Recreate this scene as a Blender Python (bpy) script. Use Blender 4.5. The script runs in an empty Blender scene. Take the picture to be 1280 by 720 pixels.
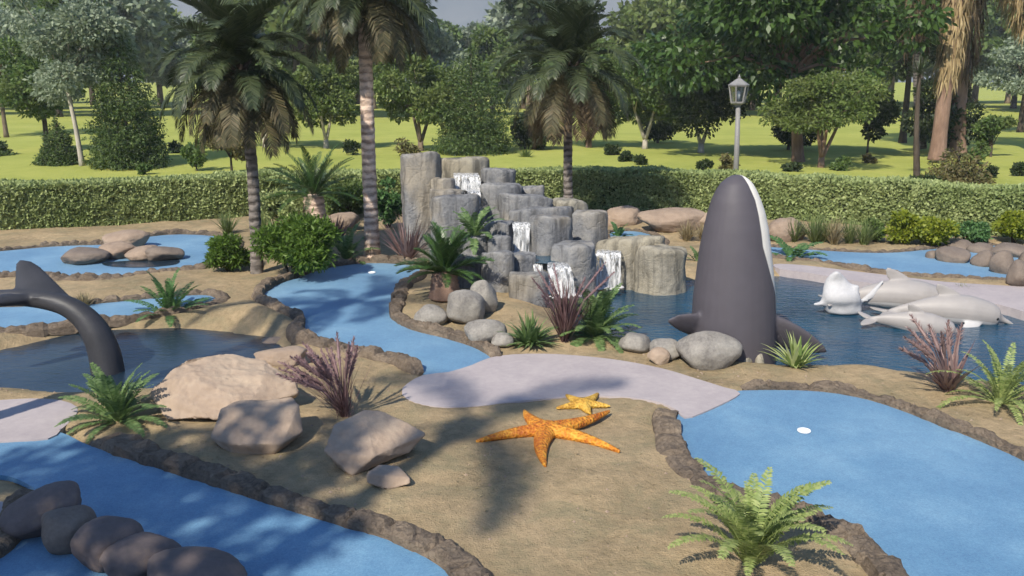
import bpy, bmesh, math, random
import numpy as np
from mathutils import Vector, Matrix, noise

# ------------------------------------------------------------------ basics
scene = bpy.context.scene
COL = scene.collection
PI = math.pi
FPX, PITCH, CAMZ = 1108.0, math.radians(13.2), 3.6
CP, SP = math.cos(PITCH), math.sin(PITCH)

def ray(px, py):
    u = (px - 640) / FPX; v = (360 - py) / FPX
    return Vector((u, CP + v * SP, -SP + v * CP))
def at(px, py, z=0.0):
    d = ray(px, py); t = (z - CAMZ) / d.z
    return Vector((d.x * t, d.y * t, z))
def atY(px, py, Y):
    d = ray(px, py); t = Y / d.y
    return Vector((d.x * t, Y, CAMZ + d.z * t))
def mpp(Y):            # metres per picture unit at forward distance Y
    return Y / FPX / CP

def link(o, parent=None):
    COL.objects.link(o)
    if parent is not None: o.parent = parent
    return o
def tag(o, label=None, cat=None, group=None, kind=None):
    if label: o['label'] = label
    if cat: o['category'] = cat
    if group: o['group'] = group
    if kind: o['kind'] = kind
    return o
def thing(name, label, cat, loc=(0, 0, 0), rz=0.0, group=None):
    o = bpy.data.objects.new(name, None); o.empty_display_size = 0.2
    o.location = loc; o.rotation_euler = (0, 0, rz); COL.objects.link(o)
    return tag(o, label, cat, group)
def npmesh(name, V, F, mat=None, smooth=False):
    V = np.asarray(V, dtype=np.float32); me = bpy.data.meshes.new(name)
    if isinstance(F, np.ndarray):
        m, k = F.shape
        me.vertices.add(len(V)); me.vertices.foreach_set('co', V.ravel())
        me.loops.add(m * k); me.loops.foreach_set('vertex_index', F.astype(np.int32).ravel())
        me.polygons.add(m)
        me.polygons.foreach_set('loop_start', np.arange(0, m * k, k, dtype=np.int32))
        me.polygons.foreach_set('loop_total', np.full(m, k, dtype=np.int32))
    else:
        me.from_pydata([tuple(map(float, v)) for v in V], [], F)
    me.update(calc_edges=True); me.validate()
    if mat: me.materials.append(mat)
    if smooth: me.polygons.foreach_set('use_smooth', np.ones(len(me.polygons), dtype=bool))
    return me
def obj(name, me, parent=None, loc=(0, 0, 0), rot=(0, 0, 0), scale=(1, 1, 1)):
    o = bpy.data.objects.new(name, me); o.location = loc; o.rotation_euler = rot; o.scale = scale
    return link(o, parent)
def copy_tree(o, parent=None):
    c = o.copy(); COL.objects.link(c); c.parent = parent
    for ch in list(o.children): copy_tree(ch, c)
    return c

class MB:               # collects pieces into one mesh
    def __init__(s): s.V = []; s.F = []; s.n = 0
    def add(s, V, F):
        s.V.extend([tuple(v) for v in V]); s.F.extend([tuple(i + s.n for i in f) for f in F]); s.n += len(V)
    def tube(s, pts, rad, seg=8, cap=True):
        s.add(*tube(pts, rad, seg, cap))
    def box(s, c, d):
        x, y, z = c; a, b, h = d[0] / 2, d[1] / 2, d[2] / 2
        V = [(x + i * a, y + j * b, z + k * h) for k in (-1, 1) for j in (-1, 1) for i in (-1, 1)]
        s.add(V, [(0, 2, 3, 1), (4, 5, 7, 6), (0, 1, 5, 4), (2, 6, 7, 3), (0, 4, 6, 2), (1, 3, 7, 5)])
    def lathe(s, prof, seg=16, c=(0, 0, 0), rot=0.0):
        V = []; F = []
        for r, z in prof:
            for k in range(seg):
                a = rot + 2 * PI * k / seg
                V.append((c[0] + r * math.cos(a), c[1] + r * math.sin(a), c[2] + z))
        for i in range(len(prof) - 1):
            for k in range(seg):
                F.append((i * seg + k, i * seg + (k + 1) % seg, (i + 1) * seg + (k + 1) % seg, (i + 1) * seg + k))
        F.append(tuple(range(seg))[::-1]); F.append(tuple((len(prof) - 1) * seg + k for k in range(seg)))
        s.add(V, F)
    def mesh(s, name, mat, smooth=True): return npmesh(name, s.V, s.F, mat, smooth)
    def build(s, name, mat, parent=None, smooth=True, **k): return obj(name, s.mesh(name, mat, smooth), parent, **k)

def tube(pts, rad, seg=8, cap=True):
    pts = [Vector(p) for p in pts]; V = []; F = []
    up = Vector((0.13, 1, 0.07)) if abs((pts[-1] - pts[0]).normalized().y) < 0.9 else Vector((1, 0.1, 0))
    for i, p in enumerate(pts):
        t = (pts[min(i + 1, len(pts) - 1)] - pts[max(i - 1, 0)]).normalized()
        a = t.cross(up).normalized(); b = t.cross(a).normalized()
        r = rad[i]; ra, rb = (r if isinstance(r, tuple) else (r, r))
        for k in range(seg):
            th = 2 * PI * k / seg
            V.append(p + a * (ra * math.cos(th)) + b * (rb * math.sin(th)))
    for i in range(len(pts) - 1):
        for k in range(seg):
            F.append((i * seg + k, i * seg + (k + 1) % seg, (i + 1) * seg + (k + 1) % seg, (i + 1) * seg + k))
    if cap:
        F.append(tuple(range(seg))[::-1]); F.append(tuple((len(pts) - 1) * seg + k for k in range(seg)))
    return V, F

def catmull(P, closed, step=0.1):
    P = [Vector(p) for p in P]; n = len(P); out = []
    rng = range(n) if closed else range(n - 1)
    for i in rng:
        if closed: a, b, c, d = P[i - 1], P[i], P[(i + 1) % n], P[(i + 2) % n]
        else: a, b, c, d = P[max(i - 1, 0)], P[i], P[i + 1], P[min(i + 2, n - 1)]
        m = max(2, int((c - b).length / step))
        for k in range(m):
            t = k / m
            out.append(0.5 * ((2 * b) + (c - a) * t + (2 * a - 5 * b + 4 * c - d) * t * t + (3 * b - a - 3 * c + d) * t ** 3))
    if not closed: out.append(P[-1])
    return out

# vectorised value noise
def vnoise(x, y, seed=0):
    xi = np.floor(x).astype(np.int64); yi = np.floor(y).astype(np.int64); fx = x - xi; fy = y - yi
    fx = fx * fx * (3 - 2 * fx); fy = fy * fy * (3 - 2 * fy)
    def h(a, b):
        n = (a * 374761393 + b * 668265263 + seed * 1442695041) & 0xffffffff
        n = ((n ^ (n >> 13)) * 1274126177) & 0xffffffff
        return ((n ^ (n >> 16)) & 0xffff) / 65535.0 * 2 - 1
    return (h(xi, yi) * (1 - fx) + h(xi + 1, yi) * fx) * (1 - fy) + (h(xi, yi + 1) * (1 - fx) + h(xi + 1, yi + 1) * fx) * fy
def sstep(a, b, x):
    t = np.clip((x - a) / (b - a), 0, 1); return t * t * (3 - 2 * t)
def sdist(X, Y, poly):          # signed distance, negative inside
    P = np.array([(p[0], p[1]) for p in poly]); d2 = np.full(X.shape, 1e18); ins = np.zeros(X.shape, bool)
    for i in range(len(P)):
        a = P[i]; b = P[(i + 1) % len(P)]; e = b - a; L = max((e * e).sum(), 1e-12)
        t = np.clip(((X - a[0]) * e[0] + (Y - a[1]) * e[1]) / L, 0, 1)
        dx = X - a[0] - t * e[0]; dy = Y - a[1] - t * e[1]; d2 = np.minimum(d2, dx * dx + dy * dy)
        c = (a[1] > Y) != (b[1] > Y)
        ins ^= c & (X < e[0] * (Y - a[1]) / (e[1] if abs(e[1]) > 1e-12 else 1e-12) + a[0])
    d = np.sqrt(d2); return np.where(ins, -d, d)

# ------------------------------------------------------------------ materials
def nodes(name):
    m = bpy.data.materials.new(name); m.use_nodes = True
    nt = m.node_tree; nt.nodes.clear()
    out = nt.nodes.new('ShaderNodeOutputMaterial'); return m, nt, out
def N(nt, t, **kw):
    n = nt.nodes.new(t)
    for k, v in kw.items(): setattr(n, k, v)
    return n
def ramp(nt, fac, stops):
    r = N(nt, 'ShaderNodeValToRGB'); e = r.color_ramp.elements
    while len(e) > 1: e.remove(e[0])
    e[0].position = stops[0][0]; e[0].color = (*stops[0][1], 1)
    for p, c in stops[1:]:
        q = e.new(p); q.color = (*c, 1)
    nt.links.new(fac, r.inputs[0]); return r.outputs[0]
def noise_tex(nt, scale, detail=6, rough=0.6, vec=None, dist=0.0):
    n = N(nt, 'ShaderNodeTexNoise'); n.inputs['Scale'].default_value = scale
    n.inputs['Detail'].default_value = detail; n.inputs['Roughness'].default_value = rough
    n.inputs['Distortion'].default_value = dist
    if vec is not None: nt.links.new(vec, n.inputs['Vector'])
    return n.outputs['Fac']
def mixc(nt, a, b, fac, mode='MIX'):
    m = N(nt, 'ShaderNodeMix', data_type='RGBA', blend_type=mode)
    for s, v in ((m.inputs[6], a), (m.inputs[7], b)):
        if isinstance(v, tuple): s.default_value = (*v, 1)
        else: nt.links.new(v, s)
    if isinstance(fac, (int, float)): m.inputs[0].default_value = fac
    else: nt.links.new(fac, m.inputs[0])
    return m.outputs[2]
def math_(nt, op, a, b=0.0):
    m = N(nt, 'ShaderNodeMath', operation=op)
    for s, v in ((m.inputs[0], a), (m.inputs[1], b)):
        if isinstance(v, (int, float)): s.default_value = v
        else: nt.links.new(v, s)
    return m.outputs[0]
def coords(nt, which='Object', scale=None):
    c = N(nt, 'ShaderNodeTexCoord').outputs[which]
    if scale:
        mp = N(nt, 'ShaderNodeMapping'); mp.inputs['Scale'].default_value = scale
        nt.links.new(c, mp.inputs[0]); c = mp.outputs[0]
    return c
def position(nt): return N(nt, 'ShaderNodeNewGeometry').outputs['Position']
def principled(nt, out, col, rough=0.8, height=None, bump=0.3, dist=0.02, spec=0.3):
    b = N(nt, 'ShaderNodeBsdfPrincipled'); b.inputs['Roughness'].default_value = rough
    b.inputs['Specular IOR Level'].default_value = spec
    if isinstance(col, tuple): b.inputs['Base Color'].default_value = (*col, 1)
    else: nt.links.new(col, b.inputs['Base Color'])
    if height is not None:
        bp = N(nt, 'ShaderNodeBump'); bp.inputs['Strength'].default_value = bump; bp.inputs['Distance'].default_value = dist
        nt.links.new(height, bp.inputs['Height']); nt.links.new(bp.outputs[0], b.inputs['Normal'])
    nt.links.new(b.outputs[0], out.inputs['Surface']); return b

def mat_mottled(name, stops, s1=2.0, s2=18.0, rough=0.85, bump=0.4, dist=0.02, spec=0.25, world=True, stretch=None, detail2=8):
    m, nt, out = nodes(name)
    vec = coords(nt, 'Object', stretch) if not world else position(nt)
    if world and stretch:
        mp = N(nt, 'ShaderNodeMapping'); mp.inputs['Scale'].default_value = stretch
        nt.links.new(vec, mp.inputs[0]); vec = mp.outputs[0]
    a = noise_tex(nt, s1, 5, 0.6, vec); b = noise_tex(nt, s2, detail2, 0.65, vec)
    f = math_(nt, 'ADD', math_(nt, 'MULTIPLY', a, 0.6), math_(nt, 'MULTIPLY', b, 0.4))
    c = ramp(nt, f, stops)
    principled(nt, out, c, rough, math_(nt, 'ADD', b, math_(nt, 'MULTIPLY', a, 0.5)), bump, dist, spec)
    return m
def mat_leaf(name, cols, trans=0.35, rough=0.5, spec=0.25, tint=None):
    m, nt, out = nodes(name)
    g = N(nt, 'ShaderNodeNewGeometry')
    n = len(cols)
    c = ramp(nt, g.outputs['Random Per Island'], [(i / max(1, n - 1), cols[i]) for i in range(n)])
    if tint:   # slow hue drift through the crown, as between leaf ages
        c = mixc(nt, c, tint, ramp(nt, noise_tex(nt, 0.8, 2, 0.5, g.outputs['Position']), [(0.45, (0, 0, 0)), (0.65, (0.7, 0.7, 0.7))]))
    b = N(nt, 'ShaderNodeBsdfPrincipled'); b.inputs['Roughness'].default_value = rough; b.inputs['Specular IOR Level'].default_value = spec
    t = N(nt, 'ShaderNodeBsdfTranslucent'); mx = N(nt, 'ShaderNodeMixShader'); mx.inputs[0].default_value = trans
    nt.links.new(c, b.inputs['Base Color']); nt.links.new(c, t.inputs['Color'])
    nt.links.new(b.outputs[0], mx.inputs[1]); nt.links.new(t.outputs[0], mx.inputs[2]); nt.links.new(mx.outputs[0], out.inputs['Surface'])
    return m

M = {}
# sandy soil
def mk_sand():
    m, nt, out = nodes('sandy_soil'); p = position(nt)
    a = noise_tex(nt, 0.7, 5, 0.6, p, 0.4); b = noise_tex(nt, 9, 10, 0.7, p); c = noise_tex(nt, 60, 4, 0.6, p)
    d = noise_tex(nt, 1.7, 6, 0.65, p, 0.8)
    f = math_(nt, 'ADD', math_(nt, 'MULTIPLY', a, 0.5), math_(nt, 'MULTIPLY', b, 0.5))
    col = ramp(nt, f, [(0.32, (0.19, 0.148, 0.088)), (0.45, (0.295, 0.225, 0.132)), (0.55, (0.38, 0.285, 0.168)), (0.68, (0.48, 0.36, 0.215))])
    col = mixc(nt, col, (0.225, 0.20, 0.12), ramp(nt, d, [(0.47, (0, 0, 0)), (0.64, (0.6, 0.6, 0.6))]))
    sp = ramp(nt, c, [(0.30, (0.55, 0.5, 0.45)), (0.42, (1, 1, 1)), (0.66, (1, 1, 1)), (0.74, (1.25, 1.2, 1.15))])
    col = mixc(nt, col, sp, 0.8, 'MULTIPLY')
    h = math_(nt, 'ADD', b, math_(nt, 'MULTIPLY', c, 0.35))
    principled(nt, out, col, 0.95, h, 0.75, 0.05, 0.1); return m
M['sand'] = mk_sand()
def mk_lawn():
    m, nt, out = nodes('lawn_grass'); p = position(nt)
    a = noise_tex(nt, 0.18, 7, 0.7, p); b = noise_tex(nt, 2.0, 10, 0.8, p)
    f = math_(nt, 'ADD', math_(nt, 'MULTIPLY', a, 0.6), math_(nt, 'MULTIPLY', b, 0.4))
    col = ramp(nt, f, [(0.33, (0.235, 0.27, 0.058)), (0.5, (0.32, 0.345, 0.08)), (0.67, (0.41, 0.405, 0.105))])
    principled(nt, out, col, 0.9, noise_tex(nt, 25, 4, 0.7, p), 0.6, 0.05, 0.1); return m
M['lawn'] = mk_lawn()
def mk_carpet():
    m, nt, out = nodes('blue_carpet'); p = position(nt)
    a = noise_tex(nt, 0.9, 4, 0.55, p); c = noise_tex(nt, 55, 4, 0.85, p); w = noise_tex(nt, 9, 8, 0.75, p)
    col = ramp(nt, a, [(0.32, (0.074, 0.19, 0.32)), (0.5, (0.098, 0.228, 0.36)), (0.68, (0.14, 0.28, 0.405))])
    sp = ramp(nt, c, [(0.28, (0.5, 0.58, 0.7)), (0.5, (1, 1, 1)), (0.70, (1.5, 1.38, 1.25))])
    col = mixc(nt, col, sp, 0.75, 'MULTIPLY')
    col = mixc(nt, col, ramp(nt, w, [(0.35, (0.86, 0.88, 0.92)), (0.6, (1.06, 1.05, 1.03))]), 0.8, 'MULTIPLY')
    b = principled(nt, out, col, 0.75, c, 0.35, 0.012, 0.3); b.inputs['Sheen Weight'].default_value = 0.22; b.inputs['Sheen Roughness'].default_value = 0.45; b.inputs['Sheen Tint'].default_value = (1, 0.97, 0.92, 1); return m
M['carpet'] = mk_carpet()
M['path'] = mat_mottled('pale_concrete', [(0.3, (0.300, 0.264, 0.270)), (0.5, (0.373, 0.328, 0.323)), (0.7, (0.445, 0.392, 0.377))], 1.2, 14, 0.9, 0.25, 0.01)
def mk_kerb():
    m, nt, out = nodes('slate_kerb'); p = position(nt)
    mp = N(nt, 'ShaderNodeMapping'); mp.inputs['Scale'].default_value = (1, 1, 2.6); nt.links.new(p, mp.inputs[0])
    v = N(nt, 'ShaderNodeTexVoronoi', feature='DISTANCE_TO_EDGE'); v.inputs['Scale'].default_value = 4.6
    wn = N(nt, 'ShaderNodeTexNoise'); wn.inputs['Scale'].default_value = 3.5; nt.links.new(mp.outputs[0], wn.inputs['Vector'])
    va = N(nt, 'ShaderNodeVectorMath', operation='MULTIPLY_ADD'); va.inputs[1].default_value = (1.5, 1.5, 1.5)
    nt.links.new(wn.outputs['Color'], va.inputs[0]); nt.links.new(mp.outputs[0], va.inputs[2]); nt.links.new(va.outputs[0], v.inputs['Vector'])
    a = noise_tex(nt, 2.0, 6, 0.65, p); b = noise_tex(nt, 22, 8, 0.7, p)
    f = math_(nt, 'ADD', math_(nt, 'MULTIPLY', a, 0.5), math_(nt, 'MULTIPLY', b, 0.5))
    col = ramp(nt, f, [(0.33, (0.06, 0.048, 0.037)), (0.46, (0.14, 0.108, 0.08)), (0.58, (0.205, 0.16, 0.115)), (0.72, (0.30, 0.24, 0.17))])
    crack = ramp(nt, v.outputs['Distance'], [(0.0, (0.45, 0.42, 0.38)), (0.05, (1, 1, 1))])
    col = mixc(nt, col, crack, 0.4, 'MULTIPLY')
    h = math_(nt, 'ADD', math_(nt, 'MULTIPLY', b, 0.6), math_(nt, 'MINIMUM', math_(nt, 'MULTIPLY', v.outputs['Distance'], 5.0), 0.16))
    principled(nt, out, col, 0.9, h, 0.8, 0.05, 0.2); return m
M['kerb'] = mk_kerb()
def mk_water(name, c1, c2, wave=7.0, bump=0.12, rough=0.06):
    m, nt, out = nodes(name); p = position(nt)
    mp = N(nt, 'ShaderNodeMapping'); mp.inputs['Scale'].default_value = (1, 2.2, 1); mp.inputs['Rotation'].default_value = (0, 0, 0.25)
    nt.links.new(p, mp.inputs[0])
    a = noise_tex(nt, 0.7, 3, 0.5, p); w = noise_tex(nt, wave, 4, 0.55, mp.outputs[0])
    principled(nt, out, ramp(nt, a, [(0.35, c1), (0.65, c2)]), rough, w, bump, 0.06, 0.28); return m
M['pond'] = mk_water('dark_pond_water', (0.006, 0.036, 0.070), (0.012, 0.066, 0.115), 6, 0.35)
M['pond_left'] = mk_water('grey_pond_water', (0.013, 0.025, 0.040), (0.026, 0.042, 0.058), 5, 0.15, 0.2)
M['sandstone'] = mat_mottled('pink_sandstone', [(0.3, (0.250, 0.183, 0.133)), (0.5, (0.348, 0.264, 0.195)), (0.7, (0.418, 0.330, 0.243))], 1.6, 10, 0.85, 0.45, 0.03, 0.25, False)
M['bluff'] = mat_mottled('tan_rock', [(0.3, (0.192, 0.140, 0.104)), (0.5, (0.288, 0.216, 0.160)), (0.7, (0.368, 0.280, 0.208))], 1.2, 9, 0.9, 0.5, 0.05, 0.2)
M['granite'] = mat_mottled('grey_granite', [(0.34, (0.122, 0.112, 0.101)), (0.48, (0.230, 0.212, 0.187)), (0.6, (0.295, 0.274, 0.238)), (0.7, (0.360, 0.331, 0.288))], 3, 30, 0.85, 0.4, 0.02, 0.25, False)
M['pebble'] = mat_mottled('dark_river_stone', [(0.35, (0.096, 0.079, 0.073)), (0.55, (0.141, 0.110, 0.100)), (0.68, (0.205, 0.149, 0.110))], 2, 22, 0.7, 0.25, 0.012, 0.3, False)
M['pebble_brown'] = mat_mottled('brown_river_stone', [(0.35, (0.128, 0.100, 0.080)), (0.55, (0.192, 0.152, 0.120)), (0.7, (0.240, 0.192, 0.152))], 2, 35, 0.75, 0.3, 0.012, 0.3, False)
def mk_cast(name, cols, warm):
    m, nt, out = nodes(name); p = position(nt)
    def mapped(sc):
        mp = N(nt, 'ShaderNodeMapping'); mp.inputs['Scale'].default_value = sc; nt.links.new(p, mp.inputs[0]); return mp.outputs[0]
    a = noise_tex(nt, 1.4, 6, 0.65, p, 0.5); b = noise_tex(nt, 9, 10, 0.75, p); v = noise_tex(nt, 6, 5, 0.6, mapped((1, 1, 0.14)), 0.4); w = noise_tex(nt, 0.9, 3, 0.5, p)
    f = math_(nt, 'ADD', math_(nt, 'MULTIPLY', a, 0.5), math_(nt, 'MULTIPLY', b, 0.5)); col = ramp(nt, f, cols)
    col = mixc(nt, col, warm, ramp(nt, w, [(0.50, (0, 0, 0)), (0.64, (0.75, 0.75, 0.75))]))  # warm patches put sunlit areas into the rock colour
    col = mixc(nt, col, ramp(nt, v, [(0.36, (0.42, 0.42, 0.42)), (0.50, (1, 1, 1)), (0.66, (1.18, 1.17, 1.14))]), 0.8, 'MULTIPLY')
    cr = N(nt, 'ShaderNodeTexVoronoi', feature='DISTANCE_TO_EDGE'); cr.inputs['Scale'].default_value = 2.2
    wn = N(nt, 'ShaderNodeTexNoise'); wn.inputs['Scale'].default_value = 2.0; wn.inputs['Detail'].default_value = 5; nt.links.new(p, wn.inputs['Vector'])
    va = N(nt, 'ShaderNodeVectorMath', operation='MULTIPLY_ADD'); va.inputs[1].default_value = (1.2, 1.2, 1.2); nt.links.new(wn.outputs['Color'], va.inputs[0]); nt.links.new(p, va.inputs[2]); nt.links.new(va.outputs[0], cr.inputs['Vector'])
    crk = math_(nt, 'MINIMUM', math_(nt, 'MULTIPLY', cr.outputs['Distance'], 14.0), 1.0)
    h = math_(nt, 'ADD', math_(nt, 'ADD', b, math_(nt, 'MULTIPLY', v, 0.5)), math_(nt, 'MULTIPLY', crk, 0.16))
    principled(nt, out, col, 0.82, h, 0.7, 0.06, 0.25); return m
M['basalt'] = mk_cast('grey_cast_rock', [(0.34, (0.098, 0.101, 0.109)), (0.46, (0.172, 0.175, 0.182)), (0.56, (0.241, 0.239, 0.236)), (0.68, (0.333, 0.322, 0.305))], (0.310, 0.270, 0.207))
M['warmrock'] = mk_cast('sandy_cast_rock', [(0.34, (0.17, 0.155, 0.125)), (0.46, (0.25, 0.23, 0.185)), (0.56, (0.31, 0.285, 0.23)), (0.68, (0.39, 0.36, 0.29))], (0.34, 0.30, 0.22))
def mk_fall():
    m, nt, out = nodes('falling_water')
    c = coords(nt, 'Object', (9, 9, 0.8)); n = noise_tex(nt, 2.2, 6, 0.7, c, 0.3)
    b = N(nt, 'ShaderNodeBsdfPrincipled'); b.inputs['Roughness'].default_value = 0.25
    nt.links.new(ramp(nt, n, [(0.34, (0.26, 0.275, 0.285)), (0.48, (0.52, 0.53, 0.53)), (0.62, (0.74, 0.73, 0.72))]), b.inputs['Base Color'])
    t = N(nt, 'ShaderNodeBsdfTransparent'); mx = N(nt, 'ShaderNodeMixShader')
    nt.links.new(ramp(nt, n, [(0.42, (0.10, 0.10, 0.10)), (0.56, (0.92, 0.92, 0.92))]), mx.inputs[0])
    nt.links.new(t.outputs[0], mx.inputs[1]); nt.links.new(b.outputs[0], mx.inputs[2]); nt.links.new(mx.outputs[0], out.inputs['Surface'])
    return m
M['fall'] = mk_fall()
def mk_patch(name, dark, light, rough=0.5, attr='patch'):
    m, nt, out = nodes(name)
    a = N(nt, 'ShaderNodeAttribute'); a.attribute_name = attr
    f = ramp(nt, a.outputs['Fac'], [(0.485, (0, 0, 0)), (0.515, (1, 1, 1))])
    n = noise_tex(nt, 6, 6, 0.6, coords(nt))
    d = mixc(nt, dark, tuple(x * 1.3 for x in dark), n)
    l = mixc(nt, light, tuple(x * 0.85 for x in light), n)
    principled(nt, out, mixc(nt, d, l, f), rough, noise_tex(nt, 60, 4, 0.6, coords(nt)), 0.12, 0.01, 0.35); return m
M['orca'] = mk_patch('orca_paint', (0.064, 0.058, 0.067), (0.78, 0.74, 0.66), 0.6)
M['dolphin'] = mk_patch('dolphin_paint', (0.27, 0.25, 0.235), (0.50, 0.485, 0.47), 0.5)
M['tail'] = mat_mottled('tail_paint', [(0.35, (0.027, 0.028, 0.032)), (0.65, (0.044, 0.044, 0.050))], 3, 40, 0.5, 0.15, 0.01, 0.35, False)
M['foam'] = mat_mottled('white_foam', [(0.3, (0.357, 0.357, 0.361)), (0.6, (0.510, 0.501, 0.497))], 4, 25, 0.7, 0.3, 0.02)
M['eye'] = mat_mottled('eye_black', [(0.3, (0.012, 0.012, 0.012)), (0.7, (0.02, 0.02, 0.02))], 4, 25, 0.25, 0.0)
def mk_star(name, stops):
    m, nt, out = nodes(name); c = coords(nt)
    v = N(nt, 'ShaderNodeTexVoronoi'); v.inputs['Scale'].default_value = 34; nt.links.new(c, v.inputs['Vector'])
    n = noise_tex(nt, 5, 6, 0.6, c)
    principled(nt, out, ramp(nt, math_(nt, 'ADD', math_(nt, 'MULTIPLY', n, 0.75), math_(nt, 'MULTIPLY', v.outputs['Distance'], 0.25)), stops), 0.6, v.outputs['Distance'], 0.8, 0.02, 0.3); return m
M['star'] = mk_star('orange_starfish', [(0.38, (0.337, 0.088, 0.012)), (0.52, (0.524, 0.196, 0.021)), (0.66, (0.655, 0.329, 0.042))])
M['star2'] = mk_star('yellow_starfish', [(0.38, (0.356, 0.175, 0.025)), (0.52, (0.544, 0.316, 0.048)), (0.66, (0.670, 0.420, 0.086))])
M['white'] = mat_mottled('white_plastic', [(0.3, (0.74, 0.74, 0.74)), (0.7, (0.82, 0.82, 0.82))], 4, 40, 0.4, 0.05)
M['lamp_metal'] = mat_mottled('aged_lamp_metal', [(0.3, (0.17, 0.165, 0.155)), (0.7, (0.27, 0.26, 0.245))], 5, 40, 0.55, 0.15, 0.005, 0.4, False)
def mk_glass():
    m, nt, out = nodes('lantern_glass')
    t = N(nt, 'ShaderNodeBsdfTransparent'); t.inputs[0].default_value = (0.86, 0.88, 0.88, 1)
    g = N(nt, 'ShaderNodeBsdfGlossy'); g.inputs['Roughness'].default_value = 0.12
    mx = N(nt, 'ShaderNodeMixShader'); mx.inputs[0].default_value = 0.22
    nt.links.new(t.outputs[0], mx.inputs[1]); nt.links.new(g.outputs[0], mx.inputs[2]); nt.links.new(mx.outputs[0], out.inputs['Surface']); return m
M['glass'] = mk_glass()
def mk_bark(name, stops, s=9, stretch=(1, 1, 0.35), bump=0.7):
    return mat_mottled(name, stops, 2.5, s, 0.9, bump, 0.04, 0.15, False, stretch)
M['bark'] = mk_bark('brown_bark', [(0.35, (0.10, 0.075, 0.055)), (0.55, (0.19, 0.145, 0.105)), (0.7, (0.28, 0.22, 0.16))])
M['bark_red'] = mk_bark('reddish_bark', [(0.35, (0.16, 0.10, 0.075)), (0.55, (0.26, 0.17, 0.125)), (0.7, (0.36, 0.25, 0.19))])
M['bark_pale'] = mk_bark('pale_bark', [(0.35, (0.30, 0.27, 0.22)), (0.55, (0.44, 0.40, 0.34)), (0.7, (0.55, 0.51, 0.44))])
M['bark_dark'] = mk_bark('dark_bark', [(0.35, (0.045, 0.036, 0.028)), (0.7, (0.11, 0.085, 0.065))])
def mk_palmtrunk(name, dark, light):
    m, nt, out = nodes(name); c = coords(nt)
    w = N(nt, 'ShaderNodeTexWave', wave_type='BANDS', bands_direction='Z'); w.inputs['Scale'].default_value = 2.1
    w.inputs['Distortion'].default_value = 3.5; w.inputs['Detail'].default_value = 3; w.inputs['Detail Scale'].default_value = 2.5
    nt.links.new(c, w.inputs['Vector'])
    n = noise_tex(nt, 4, 7, 0.7, coords(nt, 'Object', (1, 1, 3.2)))
    f = math_(nt, 'ADD', math_(nt, 'MULTIPLY', w.outputs['Fac'], 0.22), math_(nt, 'MULTIPLY', n, 0.85))
    mid = tuple((a + b) / 2 for a, b in zip(dark, light))
    principled(nt, out, ramp(nt, f, [(0.36, dark), (0.5, mid), (0.66, light)]), 0.9, f, 0.9, 0.05, 0.15); return m
M['palm_warm'] = mk_palmtrunk('warm_palm_trunk', (0.25, 0.175, 0.135), (0.74, 0.57, 0.45))
M['palm_grey'] = mk_palmtrunk('grey_palm_trunk', (0.055, 0.047, 0.04), (0.24, 0.21, 0.185))
M['palm_tan'] = mk_palmtrunk('tan_palm_trunk', (0.17, 0.125, 0.095), (0.34, 0.26, 0.20))

L = {}
L['hedge'] = mat_leaf('hedge_leaf', [(0.207, 0.254, 0.102), (0.287, 0.342, 0.133), (0.349, 0.405, 0.165), (0.413, 0.461, 0.196)], 0.25, tint=(0.239, 0.302, 0.110))
L['hedge_core'] = mat_mottled('hedge_twigs', [(0.3, (0.026, 0.039, 0.016)), (0.7, (0.065, 0.078, 0.033))], 6, 30, 0.95, 0.6)
L['mid'] = mat_leaf('mid_green_leaf', [(0.064, 0.112, 0.030), (0.106, 0.171, 0.047), (0.155, 0.223, 0.064)], tint=(0.141, 0.178, 0.051))
L['dark'] = mat_leaf('dark_green_leaf', [(0.024, 0.041, 0.015), (0.041, 0.062, 0.022), (0.065, 0.089, 0.030)], 0.25)
L['conifer'] = mat_leaf('conifer_needle', [(0.041, 0.073, 0.022), (0.073, 0.114, 0.032), (0.116, 0.161, 0.046)], 0.2)
L['pale'] = mat_leaf('silver_green_leaf', [(0.140, 0.183, 0.119), (0.224, 0.273, 0.183), (0.336, 0.385, 0.265)], 0.3)
L['olive'] = mat_leaf('olive_green_leaf', [(0.071, 0.109, 0.026), (0.121, 0.174, 0.044), (0.176, 0.232, 0.069)], tint=(0.154, 0.177, 0.055))
L['bright'] = mat_leaf('bright_green_leaf', [(0.065, 0.120, 0.018), (0.100, 0.175, 0.028), (0.150, 0.235, 0.045)])
L['broad'] = mat_leaf('glossy_broad_leaf', [(0.032, 0.063, 0.014), (0.054, 0.104, 0.022), (0.086, 0.153, 0.032)], 0.35, 0.4, 0.4)
L['yellow'] = mat_leaf('yellow_green_leaf', [(0.136, 0.178, 0.017), (0.212, 0.255, 0.025), (0.306, 0.332, 0.038)], 0.4)
L['russet'] = mat_leaf('russet_leaf', [(0.105, 0.084, 0.035), (0.168, 0.140, 0.056), (0.168, 0.182, 0.070)], 0.3)
L['fern'] = mat_leaf('fern_leaf', [(0.095, 0.162, 0.054), (0.151, 0.236, 0.082), (0.227, 0.316, 0.125)], 0.35)
L['fern_light'] = mat_leaf('light_fern_leaf', [(0.181, 0.243, 0.070), (0.289, 0.361, 0.116), (0.410, 0.458, 0.175)], 0.35)
L['fern_dark'] = mat_leaf('deep_fern_leaf', [(0.050, 0.115, 0.035), (0.085, 0.175, 0.055), (0.130, 0.240, 0.080)], 0.3)
L['palm'] = mat_leaf('palm_leaflet', [(0.033, 0.048, 0.021), (0.057, 0.076, 0.032), (0.090, 0.109, 0.048)], 0.2, 0.45, 0.35)
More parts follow.
